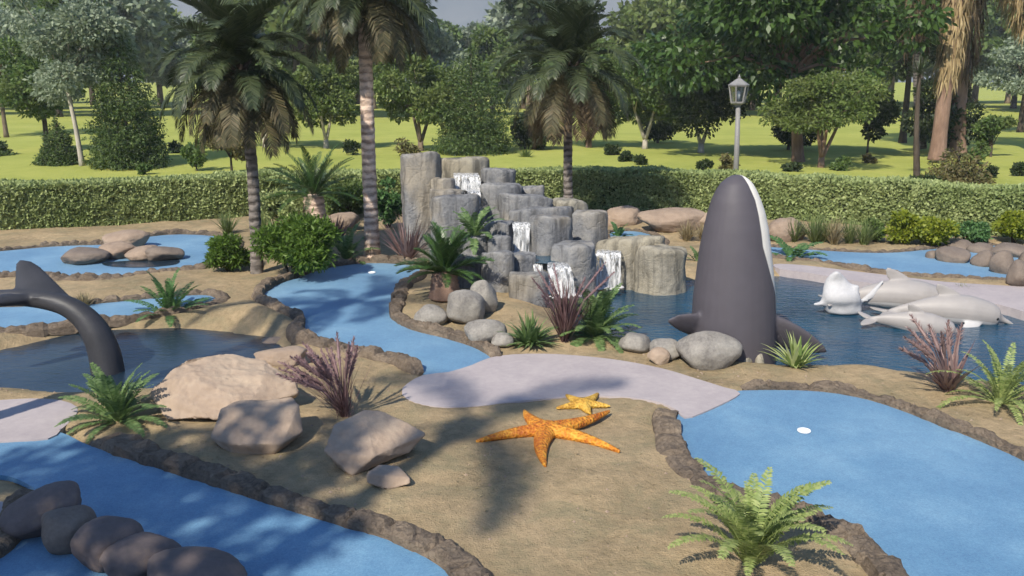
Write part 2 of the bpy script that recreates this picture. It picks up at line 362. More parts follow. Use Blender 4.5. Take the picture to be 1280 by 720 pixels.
L['palm_old'] = mat_leaf('old_palm_leaflet', [(0.057, 0.057, 0.028), (0.100, 0.090, 0.043), (0.162, 0.128, 0.067)], 0.2, 0.55, 0.25)
L['palm_dead'] = mat_leaf('dry_palm_leaflet', [(0.110, 0.080, 0.045), (0.180, 0.130, 0.075), (0.250, 0.180, 0.105)], 0.2, 0.7, 0.15)
L['thatch'] = mat_leaf('dry_thatch', [(0.200, 0.145, 0.075), (0.330, 0.245, 0.130), (0.460, 0.360, 0.200)], 0.15, 0.8, 0.1)
L['thatch_shaded'] = mat_leaf('shaded_thatch', [(0.050, 0.036, 0.020), (0.085, 0.062, 0.035), (0.130, 0.095, 0.055)], 0.1, 0.8, 0.1)  # same dry thatch with deep shade put into its colour
L['cycad'] = mat_leaf('cycad_leaflet', [(0.030, 0.065, 0.018), (0.050, 0.100, 0.026), (0.080, 0.150, 0.040)], 0.2, 0.35, 0.45)
L['purple'] = mat_leaf('purple_blade', [(0.085, 0.047, 0.047), (0.153, 0.085, 0.085), (0.230, 0.140, 0.136)], 0.3)
L['mauve'] = mat_leaf('mauve_blade', [(0.170, 0.100, 0.100), (0.300, 0.200, 0.185), (0.430, 0.310, 0.280)], 0.3)
L['plume'] = mat_leaf('purple_plume', [(0.190, 0.115, 0.120), (0.280, 0.180, 0.185), (0.380, 0.260, 0.260)], 0.3)
L['cream'] = mat_leaf('cream_edged_leaf', [(0.160, 0.250, 0.070), (0.340, 0.420, 0.140), (0.580, 0.620, 0.300)], 0.35)
L['grass'] = mat_leaf('grass_blade', [(0.100, 0.150, 0.045), (0.170, 0.220, 0.075), (0.270, 0.310, 0.120)], 0.35)
L['straw'] = mat_leaf('straw_blade', [(0.220, 0.170, 0.090), (0.320, 0.260, 0.140), (0.420, 0.350, 0.200)], 0.3)

# ------------------------------------------------------------------ outlines on the ground
def outline(px, z=0.0, closed=True, step=0.12):
    return catmull([at(x, y, z) for x, y in px], closed, step)
GREENS = {
 'right': [(846, 525), (858, 506), (905, 491), (960, 487), (1040, 491), (1100, 504), (1170, 530), (1240, 558), (1320, 596), (1420, 660), (1450, 760), (1330, 850), (1190, 790), (1125, 715), (1090, 680), (1055, 657), (1000, 636), (930, 617), (893, 601), (864, 572)],
 'middle': [(329, 373), (345, 357), (372, 347), (410, 335), (460, 329), (508, 331), (526, 337), (519, 346), (500, 356), (492, 372), (487, 394), (512, 411), (560, 424), (598, 437), (617, 452), (608, 465), (570, 471), (535, 469), (515, 455), (490, 446), (440, 437), (400, 428), (380, 416), (381, 400), (360, 389)],
 'near_left': [(-70, 552), (0, 541), (45, 537), (78, 541), (110, 556), (180, 580), (250, 602), (330, 628), (400, 650), (470, 670), (520, 690), (570, 730), (560, 800), (420, 880), (100, 900), (-40, 800), (-40, 722), (0, 697), (24, 678), (40, 645), (47, 616), (10, 595), (-60, 588)],
 'far_left': [(-160, 330), (-60, 320), (0, 314), (70, 308), (130, 306), (168, 305), (180, 297), (225, 293), (276, 297), (285, 312), (255, 332), (200, 339), (140, 346), (90, 347), (40, 343), (-60, 345), (-160, 350)],
 'mid_left': [(-110, 388), (0, 384), (100, 381), (160, 376), (215, 371), (258, 369), (270, 377), (240, 385), (185, 393), (125, 400), (60, 407), (0, 413), (-110, 420)],
 'far_right': [(955, 309), (1010, 312), (1060, 315), (1110, 316), (1160, 312), (1205, 308), (1270, 308), (1380, 318), (1380, 352), (1280, 349), (1235, 348), (1165, 344), (1090, 336), (1030, 326), (955, 318)],
 'behind_falls': [(762, 292), (780, 289), (800, 290), (822, 297), (826, 304), (800, 307), (770, 304)],
}
GREEN_Z = 0.03
GP = {k: outline(v, GREEN_Z) for k, v in GREENS.items()}
PATHS = {
 'centre': [(503, 485), (508, 498), (530, 506), (560, 509), (600, 507), (650, 501), (700, 497), (750, 495), (790, 497), (825, 503), (845, 512), (856, 522), (880, 515), (925, 492), (905, 484), (870, 473), (830, 461), (780, 451), (730, 445), (680, 442), (640, 443), (612, 447), (590, 456), (560, 465), (528, 469)],
 'left': [(-70, 505), (0, 500), (40, 498), (75, 500), (97, 509), (92, 522), (76, 537), (60, 548), (0, 552), (-70, 560)],
 'shore': [(968, 330), (1000, 331), (1060, 338), (1120, 345), (1180, 352), (1240, 356), (1300, 360), (1340, 372), (1330, 398), (1290, 392), (1250, 381), (1200, 372), (1150, 364), (1100, 356), (1050, 348), (1010, 341), (975, 336)],
 'corner': [(-120, 632), (-20, 624), (14, 634), (16, 652), (-10, 668), (-120, 680)],
}
PP = {k: outline(v, 0.045, True, 0.15) for k, v in PATHS.items()}
WATER_Z = -0.10
PONDS = {
 'orca': [(700, 400), (735, 372), (780, 358), (830, 352), (880, 350), (950, 347), (1000, 344), (1030, 350), (1090, 359), (1150, 368), (1220, 378), (1275, 392), (1400, 425), (1400, 490), (1290, 486), (1220, 478), (1160, 468), (1090, 460), (1000, 457), (930, 455), (860, 440), (800, 427), (740, 420)],
 'left': [(-90, 470), (-20, 445), (40, 430), (95, 418), (160, 411), (235, 411), (290, 416), (335, 424), (352, 436), (330, 452), (290, 470), (220, 484), (150, 489), (80, 490), (0, 487), (-60, 482)],
}
WP = {k: outline(v, WATER_Z) for k, v in PONDS.items()}
WP['far_left_pool'] = outline([(128, 329), (160, 326), (205, 326), (222, 323), (220, 330), (180, 334), (140, 333)], 0.04)

hedge_px = [(-420, 318), (-150, 299), (0, 290), (300, 274), (500, 266), (600, 264), (700, 263), (850, 268), (1000, 277), (1280, 300), (1500, 322), (1700, 345)]
HEDGE = catmull([at(x, y) for x, y in hedge_px], False, 0.2)
HX = np.array([p.x for p in HEDGE]); HY = np.array([p.y for p in HEDGE])
_hs = np.argsort(HX)
def hedge_y(x): return np.interp(x, HX[_hs], HY[_hs])

MOUNDS = [(315, 402, 0.9, 0.22), (345, 415, 0.5, 0.10), (640, 405, 0.9, 0.10), (590, 375, 1.1, 0.16), (280, 470, 0.9, 0.06), (610, 600, 1.6, 0.05), (470, 300, 1.4, 0.10), (350, 330, 0.8, 0.08), (1240, 470, 0.9, 0.08), (150, 365, 1.5, 0.05), (860, 285, 1.2, 0.14), (1050, 300, 2.0, 0.08)]
MW = [(at(x, y), r, h) for x, y, r, h in MOUNDS]
def terrain(X, Y):
    X = np.asarray(X, float); Y = np.asarray(Y, float)
    z = 0.035 * vnoise(X * 0.9, Y * 0.9, 3) + 0.018 * vnoise(X * 2.7, Y * 2.7, 5) + 0.008 * vnoise(X * 7, Y * 7, 8) + 0.03
    for p, r, h in MW: z = z + h * np.exp(-((X - p.x) ** 2 + (Y - p.y) ** 2) / (r * r))
    for k in ('orca', 'left'):
        d = sdist(X, Y, WP[k]) + 0.07 * vnoise(X * 2.2, Y * 2.2, 11) + 0.03 * vnoise(X * 6, Y * 6, 12)
        prof = WATER_Z + np.where(d > 0, 0.30 * d, 0.9 * d)
        z = np.where(d < 0.6, z * sstep(0.0, 0.6, d) + np.maximum(prof, -0.8) * (1 - sstep(0.0, 0.6, d)), z)
    for k, P in GP.items():
        d = sdist(X, Y, P); z = np.minimum(z, 0.02 + np.maximum(d - 0.12, 0) * 0.6); z = np.where(d < 0.06, np.minimum(z, -0.03), z)
    for k, P in PP.items():
        d = sdist(X, Y, P); z = np.minimum(z, 0.035 + np.maximum(d, 0) * 0.35); z = np.where(d < -0.05, np.minimum(z, 0.0), z)
    return z
def gz(x, y): return float(terrain(np.array([x]), np.array([y]))[0])
def on(px, py):                      # a point on the modelled ground seen at that place
    p = at(px, py)
    for _ in range(3): p = at(px, py, gz(p.x, p.y))
    return p

def grid_mesh(name, xs, ys, zf, mat):
    X, Y = np.meshgrid(xs, ys); Z = zf(X, Y); nx, ny = len(xs), len(ys)
    V = np.stack([X.ravel(), Y.ravel(), Z.ravel()], 1)
    i = (np.arange(ny - 1)[:, None] * nx + np.arange(nx - 1)[None, :]).ravel()
    F = np.stack([i, i + 1, i + nx + 1, i + nx], 1)
    return npmesh(name, V, F, mat, True)

# garden ground: fine sheet between the camera and the hedge; lawn behind it out to the horizon
xs = np.concatenate([np.linspace(-60, -17, 40)[:-1], np.arange(-17, 17, 0.085), np.linspace(17, 60, 40)])
ys = np.concatenate([np.linspace(-16, 4.4, 30)[:-1], np.arange(4.4, 12, 0.065), np.arange(12, 27.5, 0.13)])
me = grid_mesh('sandy_ground', xs, ys, terrain, M['sand'])
tag(obj('sandy_ground', me), kind='structure')
xs = np.unique(np.concatenate([np.linspace(-900, -60, 25), np.linspace(-60, 60, 121), np.linspace(60, 900, 25)]))
ts = np.concatenate([np.linspace(0, 1, 60) ** 2.2])
X = np.repeat(xs[None, :], len(ts), 0); Y0 = hedge_y(np.clip(xs, -14, 18)) + 0.75
Yl = Y0[None, :] + ts[:, None] * (1480 - Y0[None, :])
Zl = 0.10 + 0.10 * vnoise(X * 0.12, Yl * 0.12, 21) * sstep(0, 8, Yl - Y0[None, :])
nx, ny = len(xs), len(ts)
i = (np.arange(ny - 1)[:, None] * nx + np.arange(nx - 1)[None, :]).ravel()
me = npmesh('lawn', np.stack([X.ravel(), Yl.ravel(), Zl.ravel()], 1), np.stack([i, i + 1, i + nx + 1, i + nx], 1), M['lawn'], True)
tag(obj('lawn', me), kind='structure')

# flat sheets: carpets, paths, water
def sheet(name, poly, mat, z, thick=0.0):
    bm = bmesh.new()
    vs = [bm.verts.new((p.x, p.y, z)) for p in poly]; f = bm.faces.new(vs)
    if f.normal.z < 0: f.normal_flip()
    if thick:
        r = bmesh.ops.extrude_face_region(bm, geom=[f]); bmesh.ops.translate(bm, vec=(0, 0, -thick), verts=[g for g in r['geom'] if isinstance(g, bmesh.types.BMVert)])
    bmesh.ops.triangulate(bm, faces=[f for f in bm.faces if len(f.verts) > 4])
    bmesh.ops.recalc_face_normals(bm, faces=bm.faces)
    if not thick:
        for f in bm.faces:
            if f.normal.z < 0: f.normal_flip()
    m = bpy.data.meshes.new(name); bm.to_mesh(m); bm.free(); m.materials.append(mat); return m
GL = {'right': 'right_putting_green', 'middle': 'middle_putting_green', 'near_left': 'front_putting_green', 'far_left': 'far_putting_green', 'mid_left': 'narrow_putting_green', 'far_right': 'shore_putting_green', 'behind_falls': 'small_putting_green'}
glab = {'right': 'large blue carpet putting green with the nearest white cup, on the right', 'middle': 'winding blue carpet putting green in front of the tall warm palm trunk',
        'near_left': 'blue carpet putting green with dark round stones lying across it', 'far_left': 'blue carpet putting green below the left hedge with a rock island on it',
        'mid_left': 'narrow blue carpet strip behind the whale tail', 'far_right': 'pale blue carpet putting green behind the dolphins', 'behind_falls': 'small patch of blue carpet behind the right waterfall'}
for k, P in GP.items():
    o = obj('putting_green', sheet('putting_green', P, M['carpet'], GREEN_Z, 0.05)); tag(o, glab[k], 'putting green', 'blue carpet putting greens')
for k, P in PP.items():
    tag(obj('concrete_path', sheet('concrete_path', P, M['path'], 0.045 if k != 'corner' else 0.049, 0.30 if k == 'shore' else 0.06)), kind='structure')
def grow(poly, d):
    n = len(poly); c = sum((p for p in poly), Vector()) / n; A = sum(poly[i - 1].x * poly[i].y - poly[i].x * poly[i - 1].y for i in range(n)); s = 1 if A > 0 else -1
    out = []
    for i in range(n):
        t = (poly[(i + 1) % n] - poly[i - 1]); nrm = Vector((t.y, -t.x, 0)).normalized() * s; out.append(poly[i] + nrm * d)
    return out
tag(obj('orca_pond_water', sheet('orca_pond_water', grow(WP['orca'], 0.25), M['pond'], WATER_Z)), kind='structure')
tag(obj('tail_pond_water', sheet('tail_pond_water', grow(WP['left'], 0.25), M['pond_left'], WATER_Z)), kind='structure')
tag(obj('shallow_pool_water', sheet('shallow_pool_water', WP['far_left_pool'], M['pond_left'], 0.042)), kind='structure')

# ------------------------------------------------------------------ stone borders round the greens
def kerb(run, width, height, label, seed, step=0.05):
    pts = catmull(run, False, step); n = len(pts); rnd = random.Random(seed)
    prof = [(-0.03, -0.06), (-0.02, 0.45), (-0.01, 0.8), (0.10, 1.0), (0.26, 1.06), (0.42, 1.05), (0.58, 1.02), (0.74, 0.95), (0.88, 0.75), (1.0, 0.35), (1.10, -1.2)]
    V = []; F = []; m = len(prof); gap = 0; jit = (1, 1)
    for i, p in enumerate(pts):
        gap -= step
        joint = gap <= 0
        if joint: gap = rnd.uniform(0.16, 0.42); jit = (rnd.uniform(0.9, 1.12), rnd.uniform(0.85, 1.15))
        t = (pts[min(i + 1, n - 1)] - pts[max(i - 1, 0)]); nr = Vector((t.y, -t.x, 0)).normalized()
        e = min(1.0, i / 4, (n - 1 - i) / 4) * 0.75 + 0.25
        w = width * (0.9 + 0.35 * noise.noise(Vector((p.x * 0.8, p.y * 0.8, seed)))) * (0.6 + 0.4 * e) * jit[0]
        h = height * (1.0 + 0.35 * noise.noise(Vector((p.x * 1.3, p.y * 1.3, seed + 7)))) * e * jit[1] * (0.62 if joint else 1.0)
        for q, (a, b) in enumerate(prof):
            v = p + nr * (a * w) ; v.z = GREEN_Z - 0.02 + b * h
            k = 0.6 if q in (0, m - 1) else 1.0
            d = 0.03 * noise.noise(v * 5.0 + Vector((seed, 0, 0))) + 0.010 * noise.cell(Vector((v.x * 5.2, v.y * 5.2, q * 0.45 + seed))) + 0.012 * noise.noise(v * 19)
            v = v + nr * (d * k * (-1 if q < 3 else 0.4)) + Vector((0, 0, d * (1.3 if 2 <= q <= 8 else 0.4)))
            V.append(v)
    for i in range(n - 1):
        for q in range(m - 1):
            F.append((i * m + q, (i + 1) * m + q, (i + 1) * m + q + 1, i * m + q + 1))
    F.append(tuple(range(m))); F.append(tuple((n - 1) * m + q for q in range(m))[::-1])
    me = npmesh('stone_border', V, F, M['kerb'], False)
    bm = bmesh.new(); bm.from_mesh(me); bmesh.ops.recalc_face_normals(bm, faces=bm.faces); bm.to_mesh(me); bm.free()
    tag(obj('stone_border', me), label, 'stone border', 'rough stone borders of the greens')
def kerbs(key, width, height, skips, labels, step=0.05, seed=1):
    P = GP[key]; n = len(P); A = sum(P[i - 1].x * P[i].y - P[i].x * P[i - 1].y for i in range(n))
    if A < 0: P = P[::-1]            # counter-clockwise: outward normal is (ty,-tx)
    keep = []
    for p in P:
        ok = p.y > 4.2 and abs(p.x) < 17
        for sx, sy, r in skips:
            if (Vector((p.x, p.y, 0)) - at(sx, sy)).length < r: ok = False
        keep.append(ok)
    runs = []; start = next((i for i in range(n) if not keep[i]), None)
    if start is None: runs = [list(P) + [P[0]]]
    else:
        cur = []
        for j in range(n):
            i = (start + j) % n
            if keep[i]: cur.append(P[i])
            else:
                if len(cur) > 4: runs.append(cur)
                cur = []
        if len(cur) > 4: runs.append(cur)
    for j, r in enumerate(runs):
        kerb(r, width, height, labels[min(j, len(labels) - 1)], seed + j * 3, step)
        print('kerb', key, j, [round(v, 1) for v in (*r[0][:2], *r[-1][:2])], len(r))
kerbs('right', 0.27, 0.085, [(880, 500, 0.50)], ['rough brown stone border around the large right putting green'], 0.035, 3)
kerbs('middle', 0.24, 0.13, [(578, 470, 0.48), (612, 462, 0.35)], ['rough stone border winding around the middle blue green'], 0.04, 14)
kerbs('near_left', 0.30, 0.11, [(20, 539, 1.0), (-80, 548, 1.5), (-80, 600, 1.1)], ['long rough stone border between the front blue green and the pink boulders', 'short rough stone border at the left edge beside the dark round stones'], 0.035, 25)
kerbs('far_left', 0.30, 0.10, [], ['rough stone border of the blue green below the left hedge'], 0.09, 36)
kerbs('mid_left', 0.22, 0.08, [], ['rough stone border of the narrow blue strip behind the whale tail'], 0.07, 47)
kerbs('far_right', 0.18, 0.06, [(1250, 330, 1.6)], ['low stone border along the blue green behind the dolphins'], 0.09, 58)
kerbs('behind_falls', 0.18, 0.07, [], ['low stone border of the small blue patch behind the right waterfall'], 0.09, 69)

# ------------------------------------------------------------------ rocks
def rock_mesh(name, size, seed, mat, nplanes=14, rough=0.05, sharp=22.0, sub=5, planes=None):
    bm = bmesh.new(); bmesh.ops.create_icosphere(bm, subdivisions=sub, radius=1.0)
    rnd = random.Random(seed); pl = []
    for i in range(nplanes):
        z = rnd.uniform(-1, 1); a = rnd.uniform(0, 2 * PI); r = math.sqrt(1 - z * z)
        pl.append((Vector((r * math.cos(a), r * math.sin(a), z)), rnd.uniform(0.72, 1.0)))
    if planes: pl = [(Vector(n).normalized(), h) for n, h in planes] + pl
    off = Vector((seed * 3.1, seed * 1.7, seed * 0.9))
    for v in bm.verts:
        d = v.co.normalized(); s = 0.0
        for n, h in pl:
            c = d.dot(n) / h
            if c > 0: s += c ** sharp
        s += (1 / 1.08) ** sharp
        r = s ** (-1.0 / sharp)
        r *= 1 + rough * (noise.fractal(d * 1.9 + off, 0.9, 2.0, 5) * 0.9)
        v.co = Vector((d.x * size[0] * r, d.y * size[1] * r, d.z * size[2] * r))
    m = bpy.data.meshes.new(name); bm.to_mesh(m); bm.free(); m.materials.append(mat)
    m.polygons.foreach_set('use_smooth', np.ones(len(m.polygons), dtype=bool)); return m
def rock(name, label, px, py, size, seed, mat, lift=0.55, rot=(0, 0, 0), cat='rock', group=None, z=None, **k):
    p = on(px, py) if z is None else at(px, py, z)
    o = obj(name, rock_mesh(name, size, seed, mat, **k), None, (p.x, p.y, p.z + size[2] * lift), rot)
    return tag(o, label, cat, group)
G = 'pink sandstone boulders'
def hull_rock(label, gp, pts, seed, mat, amp=0.012, group=None, cat='rock', lift=0.0):
    """angular block: corners given as picture points plus metres behind the front foot"""
    f = on(*gp); W = [atY(x, y, f.y + d) - f + Vector((0, 0, lift)) for x, y, d in pts]
    bm = bmesh.new(); vs = [bm.verts.new(p) for p in W]; r = bmesh.ops.convex_hull(bm, input=vs)
    bmesh.ops.delete(bm, geom=[g for g in set(r['geom_interior'] + r['geom_unused']) if isinstance(g, bmesh.types.BMVert)], context='VERTS')
    bmesh.ops.dissolve_limit(bm, angle_limit=0.18, verts=bm.verts, edges=bm.edges)
    bmesh.ops.bevel(bm, geom=list(bm.edges) + list(bm.verts), offset=0.016, segments=2, profile=0.6, affect='EDGES')
    bmesh.ops.triangulate(bm, faces=bm.faces)
    for _ in range(6):
        es = [e for e in bm.edges if e.calc_length() > 0.035]
        if not es: break
        bmesh.ops.subdivide_edges(bm, edges=es, cuts=1); bmesh.ops.triangulate(bm, faces=[q for q in bm.faces if len(q.verts) > 3])
    bm.normal_update(); o3 = Vector((seed * 1.7, seed * 0.3, seed * 2.9)); mv = []
    for v in bm.verts:
        c = v.co; n = noise.fractal(c * 3.0 + o3, 0.9, 2.1, 6); st = noise.noise(Vector((c.x * 1.1, c.y * 1.1, c.z * 13 + c.x * 2.5)) + o3); mv.append(v.normal * (amp * n * 1.5 + amp * (1.1 if amp > 0.015 else 0.7) * st + 0.4 * amp * noise.noise(c * 22 + o3)))
    for v, d in zip(bm.verts, mv): v.co += d
    m = bpy.data.meshes.new('boulder'); bm.to_mesh(m); bm.free(); m.materials.append(mat); m.polygons.foreach_set('use_smooth', np.ones(len(m.polygons), dtype=bool))
    return tag(obj('boulder', m, None, f), label, cat, group)
hull_rock('largest pink sandstone boulder, long and flat topped, beside the left pond', (270, 530), [(184, 496, .25), (193, 482, .32), (230, 449, .75), (282, 441, 1.0), (331, 450, .95), (368, 478, .62), (373, 492, .48), (313, 508, .10), (272, 524, 0), (209, 524, .05), (222, 520, .5), (300, 515, .7), (350, 500, .8), (240, 470, .42), (330, 470, .55)], 3, M['sandstone'], 0.020, G)
hull_rock('squarish pink boulder lying in front of the largest pink boulder', (318, 571), [(275, 511, .34), (374, 506, .38), (379, 539, .24), (353, 554, 0), (291, 556, 0), (263, 548, .15), (291, 570, .06), (343, 569, .06), (300, 500, .6), (365, 497, .6), (282, 556, .5), (368, 548, .5)], 9, M['sandstone'], 0.010, G)
hull_rock('wedge shaped pink grey boulder near the large orange starfish', (440, 595), [(404, 564, .12), (440, 595, 0), (418, 530, .38), (455, 511, .58), (481, 514, .60), (533, 542, .48), (511, 566, .34), (468, 571, .04), (424, 584, .2), (516, 560, .6), (440, 565, .8)], 15, M['sandstone'], 0.010, G)
hull_rock('small flat pale stone at the foot of the wedge shaped boulder', (484, 612), [(457, 591, .05), (474, 581, .26), (497, 582, .28), (513, 597, .06), (458, 604, .01), (480, 608, 0), (514, 606, .02), (470, 596, .3), (510, 596, .3), (484, 613, .0)], 23, M['sandstone'], 0.006, G)
rock('boulder', 'partly hidden tan boulder behind the largest pink boulder', 352, 452, (0.36, 0.26, 0.13), 29, M['bluff'], 0.5, (0, 0, 0.1), group=G)
rock('boulder', 'tan mottled rock on the right bank of the left pond beside the fern', 272, 408, (0.30, 0.24, 0.15), 31, M['bluff'], 0.45, group='bank rocks of the left pond')
rock('boulder', 'brown rounded rock right of the tan bank rock', 318, 412, (0.36, 0.3, 0.18), 33, M['bluff'], 0.4, group='bank rocks of the left pond')
G = 'grey boulders below the waterfall'
rock('boulder', 'round grey boulder below the dark cycad, leftmost of the waterfall boulders', 538, 405, (0.26, 0.24, 0.22), 41, M['granite'], 0.55, group=G, rough=0.04, sharp=9)
rock('boulder', 'grey boulder leaning against the rock columns, second from the left', 580, 400, (0.34, 0.28, 0.28), 43, M['granite'], 0.6, (0.1, 0.25, 0.2), group=G, rough=0.04, sharp=10)
rock('boulder', 'upright grey boulder between the leaning boulder and the front columns', 606, 388, (0.24, 0.22, 0.32), 45, M['granite'], 0.55, group=G, rough=0.04, sharp=10)
rock('boulder', 'low smooth grey boulder nearest the white path', 603, 425, (0.33, 0.24, 0.19), 47, M['granite'], 0.6, group=G, rough=0.04, sharp=8)
rock('boulder', 'small grey stone tucked under the low leafy plant', 626, 432, (0.17, 0.14, 0.12), 49, M['granite'], 0.6, group=G, rough=0.04, sharp=9)
G = 'boulders beside the orca'
rock('boulder', 'large round pale boulder at the foot of the orca', 885, 455, (0.47, 0.34, 0.28), 51, M['granite'], 0.62, group=G, rough=0.05, sharp=8)
rock('boulder', 'small pale round boulder, leftmost of the row beside the orca', 794, 437, (0.22, 0.20, 0.16), 53, M['granite'], 0.6, group=G, rough=0.04, sharp=9)
rock('boulder', 'pale round boulder between the leftmost one and the large one', 832, 446, (0.24, 0.22, 0.17), 55, M['granite'], 0.55, group=G, rough=0.04, sharp=9)
rock('boulder', 'small angular tan stone in front of the pale round boulders', 824, 453, (0.15, 0.13, 0.12), 57, M['sandstone'], 0.6, (0.3, 0.3, 0.2), group=G, nplanes=8)
G = 'dark river stones across the front green'
for nm, lb, px, py, sz, sd, mt, rt in [
    ('river_stone', 'large dark stone with a brown side at the left end of the row', 58, 662, (0.35, 0.26, 0.20), 61, 'pebble', (0, -0.35, 0.25)),
    ('river_stone', 'brown river stone in the row of dark stones', 86, 680, (0.21, 0.22, 0.19), 62, 'pebble_brown', (0, 0, 0.2)),
    ('river_stone', 'dark round river stone right of the brown one', 140, 703, (0.26, 0.22, 0.20), 63, 'pebble', (0.1, 0, 0.1)),
    ('river_stone', 'long dark river stone behind the last stone of the row', 176, 716, (0.29, 0.21, 0.16), 64, 'pebble', (0, -0.15, 0.3)),
    ('river_stone', 'flat dark river stone at the right end of the row', 238, 742, (0.37, 0.28, 0.165), 65, 'pebble', (0, 0.05, -0.1))]:
    rock(nm, lb, px, py, sz, sd, M[mt], 0.75, rt, 'stone', G, z=GREEN_Z, rough=0.06, sharp=12, nplanes=12)
G = 'island rocks on the far left green'
for lb, px, py, sz, sd, mt in [('dark brown rock at the left end of the rock island', 104, 328, (0.50, 0.4, 0.20), 71, 'pebble_brown'), ('brown rock in the middle of the rock island', 150, 321, (0.42, 0.4, 0.22), 72, 'bluff'),
    ('brown rock at the right end of the rock island', 205, 324, (0.42, 0.35, 0.20), 73, 'pebble_brown'), ('low brown rock between the middle and right island rocks', 180, 322, (0.45, 0.4, 0.18), 74, 'bluff'),
    ('brown mound at the back of the rock island against the far border', 158, 309, (0.55, 0.45, 0.26), 75, 'bluff')]:
    rock('boulder', lb, px, py, sz, sd, M[mt], 0.5, (0, 0, 0.2), 'rock', G, z=0.03, rough=0.06, sharp=9)
G = 'brown boulders at the right edge'
BR = [('leftmost low brown boulder lying on the far right green', 1167, 325, .20, .14), ('wide brown boulder second from the left on the far right green', 1190, 329, .40, .22), ('brown boulder behind the row by the yellow bushes', 1200, 313, .34, .16), ('square brown boulder in the middle of the right edge row', 1231, 335, .28, .24),
      ('brown boulder behind the square one, under the yellow bush', 1226, 318, .30, .17), ('tall brown boulder right of the square one', 1252, 344, .26, .30), ('brown boulder at the right edge, nearest the pale shore', 1273, 356, .24, .30),
      ('brown boulder at the far right behind the nearest ones', 1262, 322, .42, .22), ('brown boulder cut by the right edge of the picture', 1290, 345, .34, .34)]
for j, (lb, px, py, sx, sz) in enumerate(BR):
    rock('boulder', lb, px, py, (sx * 1.05, sx * 0.9, sz), 81 + j, M['pebble_brown'], 0.55, (0, 0, j * 0.7), 'rock', G, rough=0.04, sharp=7)
G = 'pinkish rocks behind the waterfall'
for lb, px, py, sz, sd in [('low pink rock between the waterfall and the hedge', 778, 280, (0.62, 0.4, 0.30), 95), ('long ridged pink rock in front of the middle hedge', 846, 285, (1.05, 0.5, 0.36), 96), ('pink rock partly hidden behind the orca', 898, 286, (0.7, 0.45, 0.3), 97), ('rounded beige rock right of the orca below the hedge', 982, 299, (0.48, 0.42, 0.38), 98),
                           ('brown rock left of the waterfall under the cycad', 425, 287, (0.5, 0.4, 0.3), 99), ('flat brown rock at the right of the tail pond bank', 345, 432, (0.28, 0.2, 0.1), 100)]:
    rock('boulder', lb, px, py, sz, sd, M['bluff'], 0.5, (0, 0, 0.1), 'rock', G, rough=0.07, sharp=9)
rock('boulder', 'small mossy stone on the pale shore right of the dolphins', 1252, 382, (0.20, 0.18, 0.14), 104, M['bluff'], 0.5, cat='rock')

# ------------------------------------------------------------------ waterfall of cast rock columns
def column_mesh(name, rx, ry, z0, z1, seed, mat, bev=0.10, tilt=0.0, sq=2.8):
    seg = 40; rnd = random.Random(seed); rings = []
    h = z1 - z0; bev = min(bev, 0.45 * min(rx, ry), 0.6 * h)
    zs = list(np.linspace(0, h - bev, max(4, int(h / 0.08))))
    prof = [(1.0, z) for z in zs] + [(1 - bev / rx * (1 - math.cos(a)) , h - bev + bev * math.sin(a)) for a in (0.4, 0.8, 1.2, PI / 2)] + [(0.6 * (1 - bev / rx), h + 0.012), (0.25, h + 0.01)]
    V = []; F = []; off = Vector((seed * 2.3, seed * 1.1, 0)); ph = rnd.uniform(0, 1.5); lob = rnd.choice([4, 5, 6]); ns = rnd.choice([5, 6, 6, 7]); fa = sorted((2 * PI * (i + rnd.uniform(-.28, .28)) / ns, rnd.uniform(0.86, 1.0)) for i in range(ns))
    tx, ty = rnd.uniform(-.10, .10), rnd.uniform(-.14, .02)
    for r, z in prof:
        for k in range(seg):
            a = 2 * PI * k / seg; ca, sa = math.cos(a + ph), math.sin(a + ph)
            q = (sum((max(0.0, math.cos(a - t_)) / h_) ** 14 for t_, h_ in fa) + (1 / 1.06) ** 14) ** (-1 / 14)
            q *= 1 + 0.02 * noise.noise(Vector((math.cos(a) * 3, math.sin(a) * 3, seed)))
            fl = 1 + 0.05 * (1 - z / h)
            x = math.cos(a) * rx * r * q * fl * 1.02; y = math.sin(a) * ry * r * q * fl * 1.02
            d = noise.fractal(Vector((math.cos(a) * 1.3, math.sin(a) * 1.3, z * 1.4)) + off, 0.8, 2.2, 6) * 0.12 + 0.03 * noise.cell(Vector((a * 1.6, z * 2.1, seed)))
            V.append((x * (1 + d), y * (1 + d), z0 + z + (tx * x + ty * y) * sstep(h * 0.5, h, z) + 0.05 * sstep(h * 0.6, h, z) * noise.fractal(Vector((x * 3, y * 3, seed)), 0.9, 2.0, 4)))
    n = len(prof)
    for i in range(n - 1):
        for k in range(seg):
            F.append((i * seg + k, i * seg + (k + 1) % seg, (i + 1) * seg + (k + 1) % seg, (i + 1) * seg + k))
    F.append(tuple((n - 1) * seg + k for k in range(seg))); F.append(tuple(range(seg))[::-1])
    return npmesh(name, V, F, mat, True)
wf = thing('rock_waterfall', 'tiered waterfall of rounded grey rock columns with white water spilling down', 'waterfall', (at(640, 330).x, at(640, 330).y, 0))
W0 = Vector(wf.location)
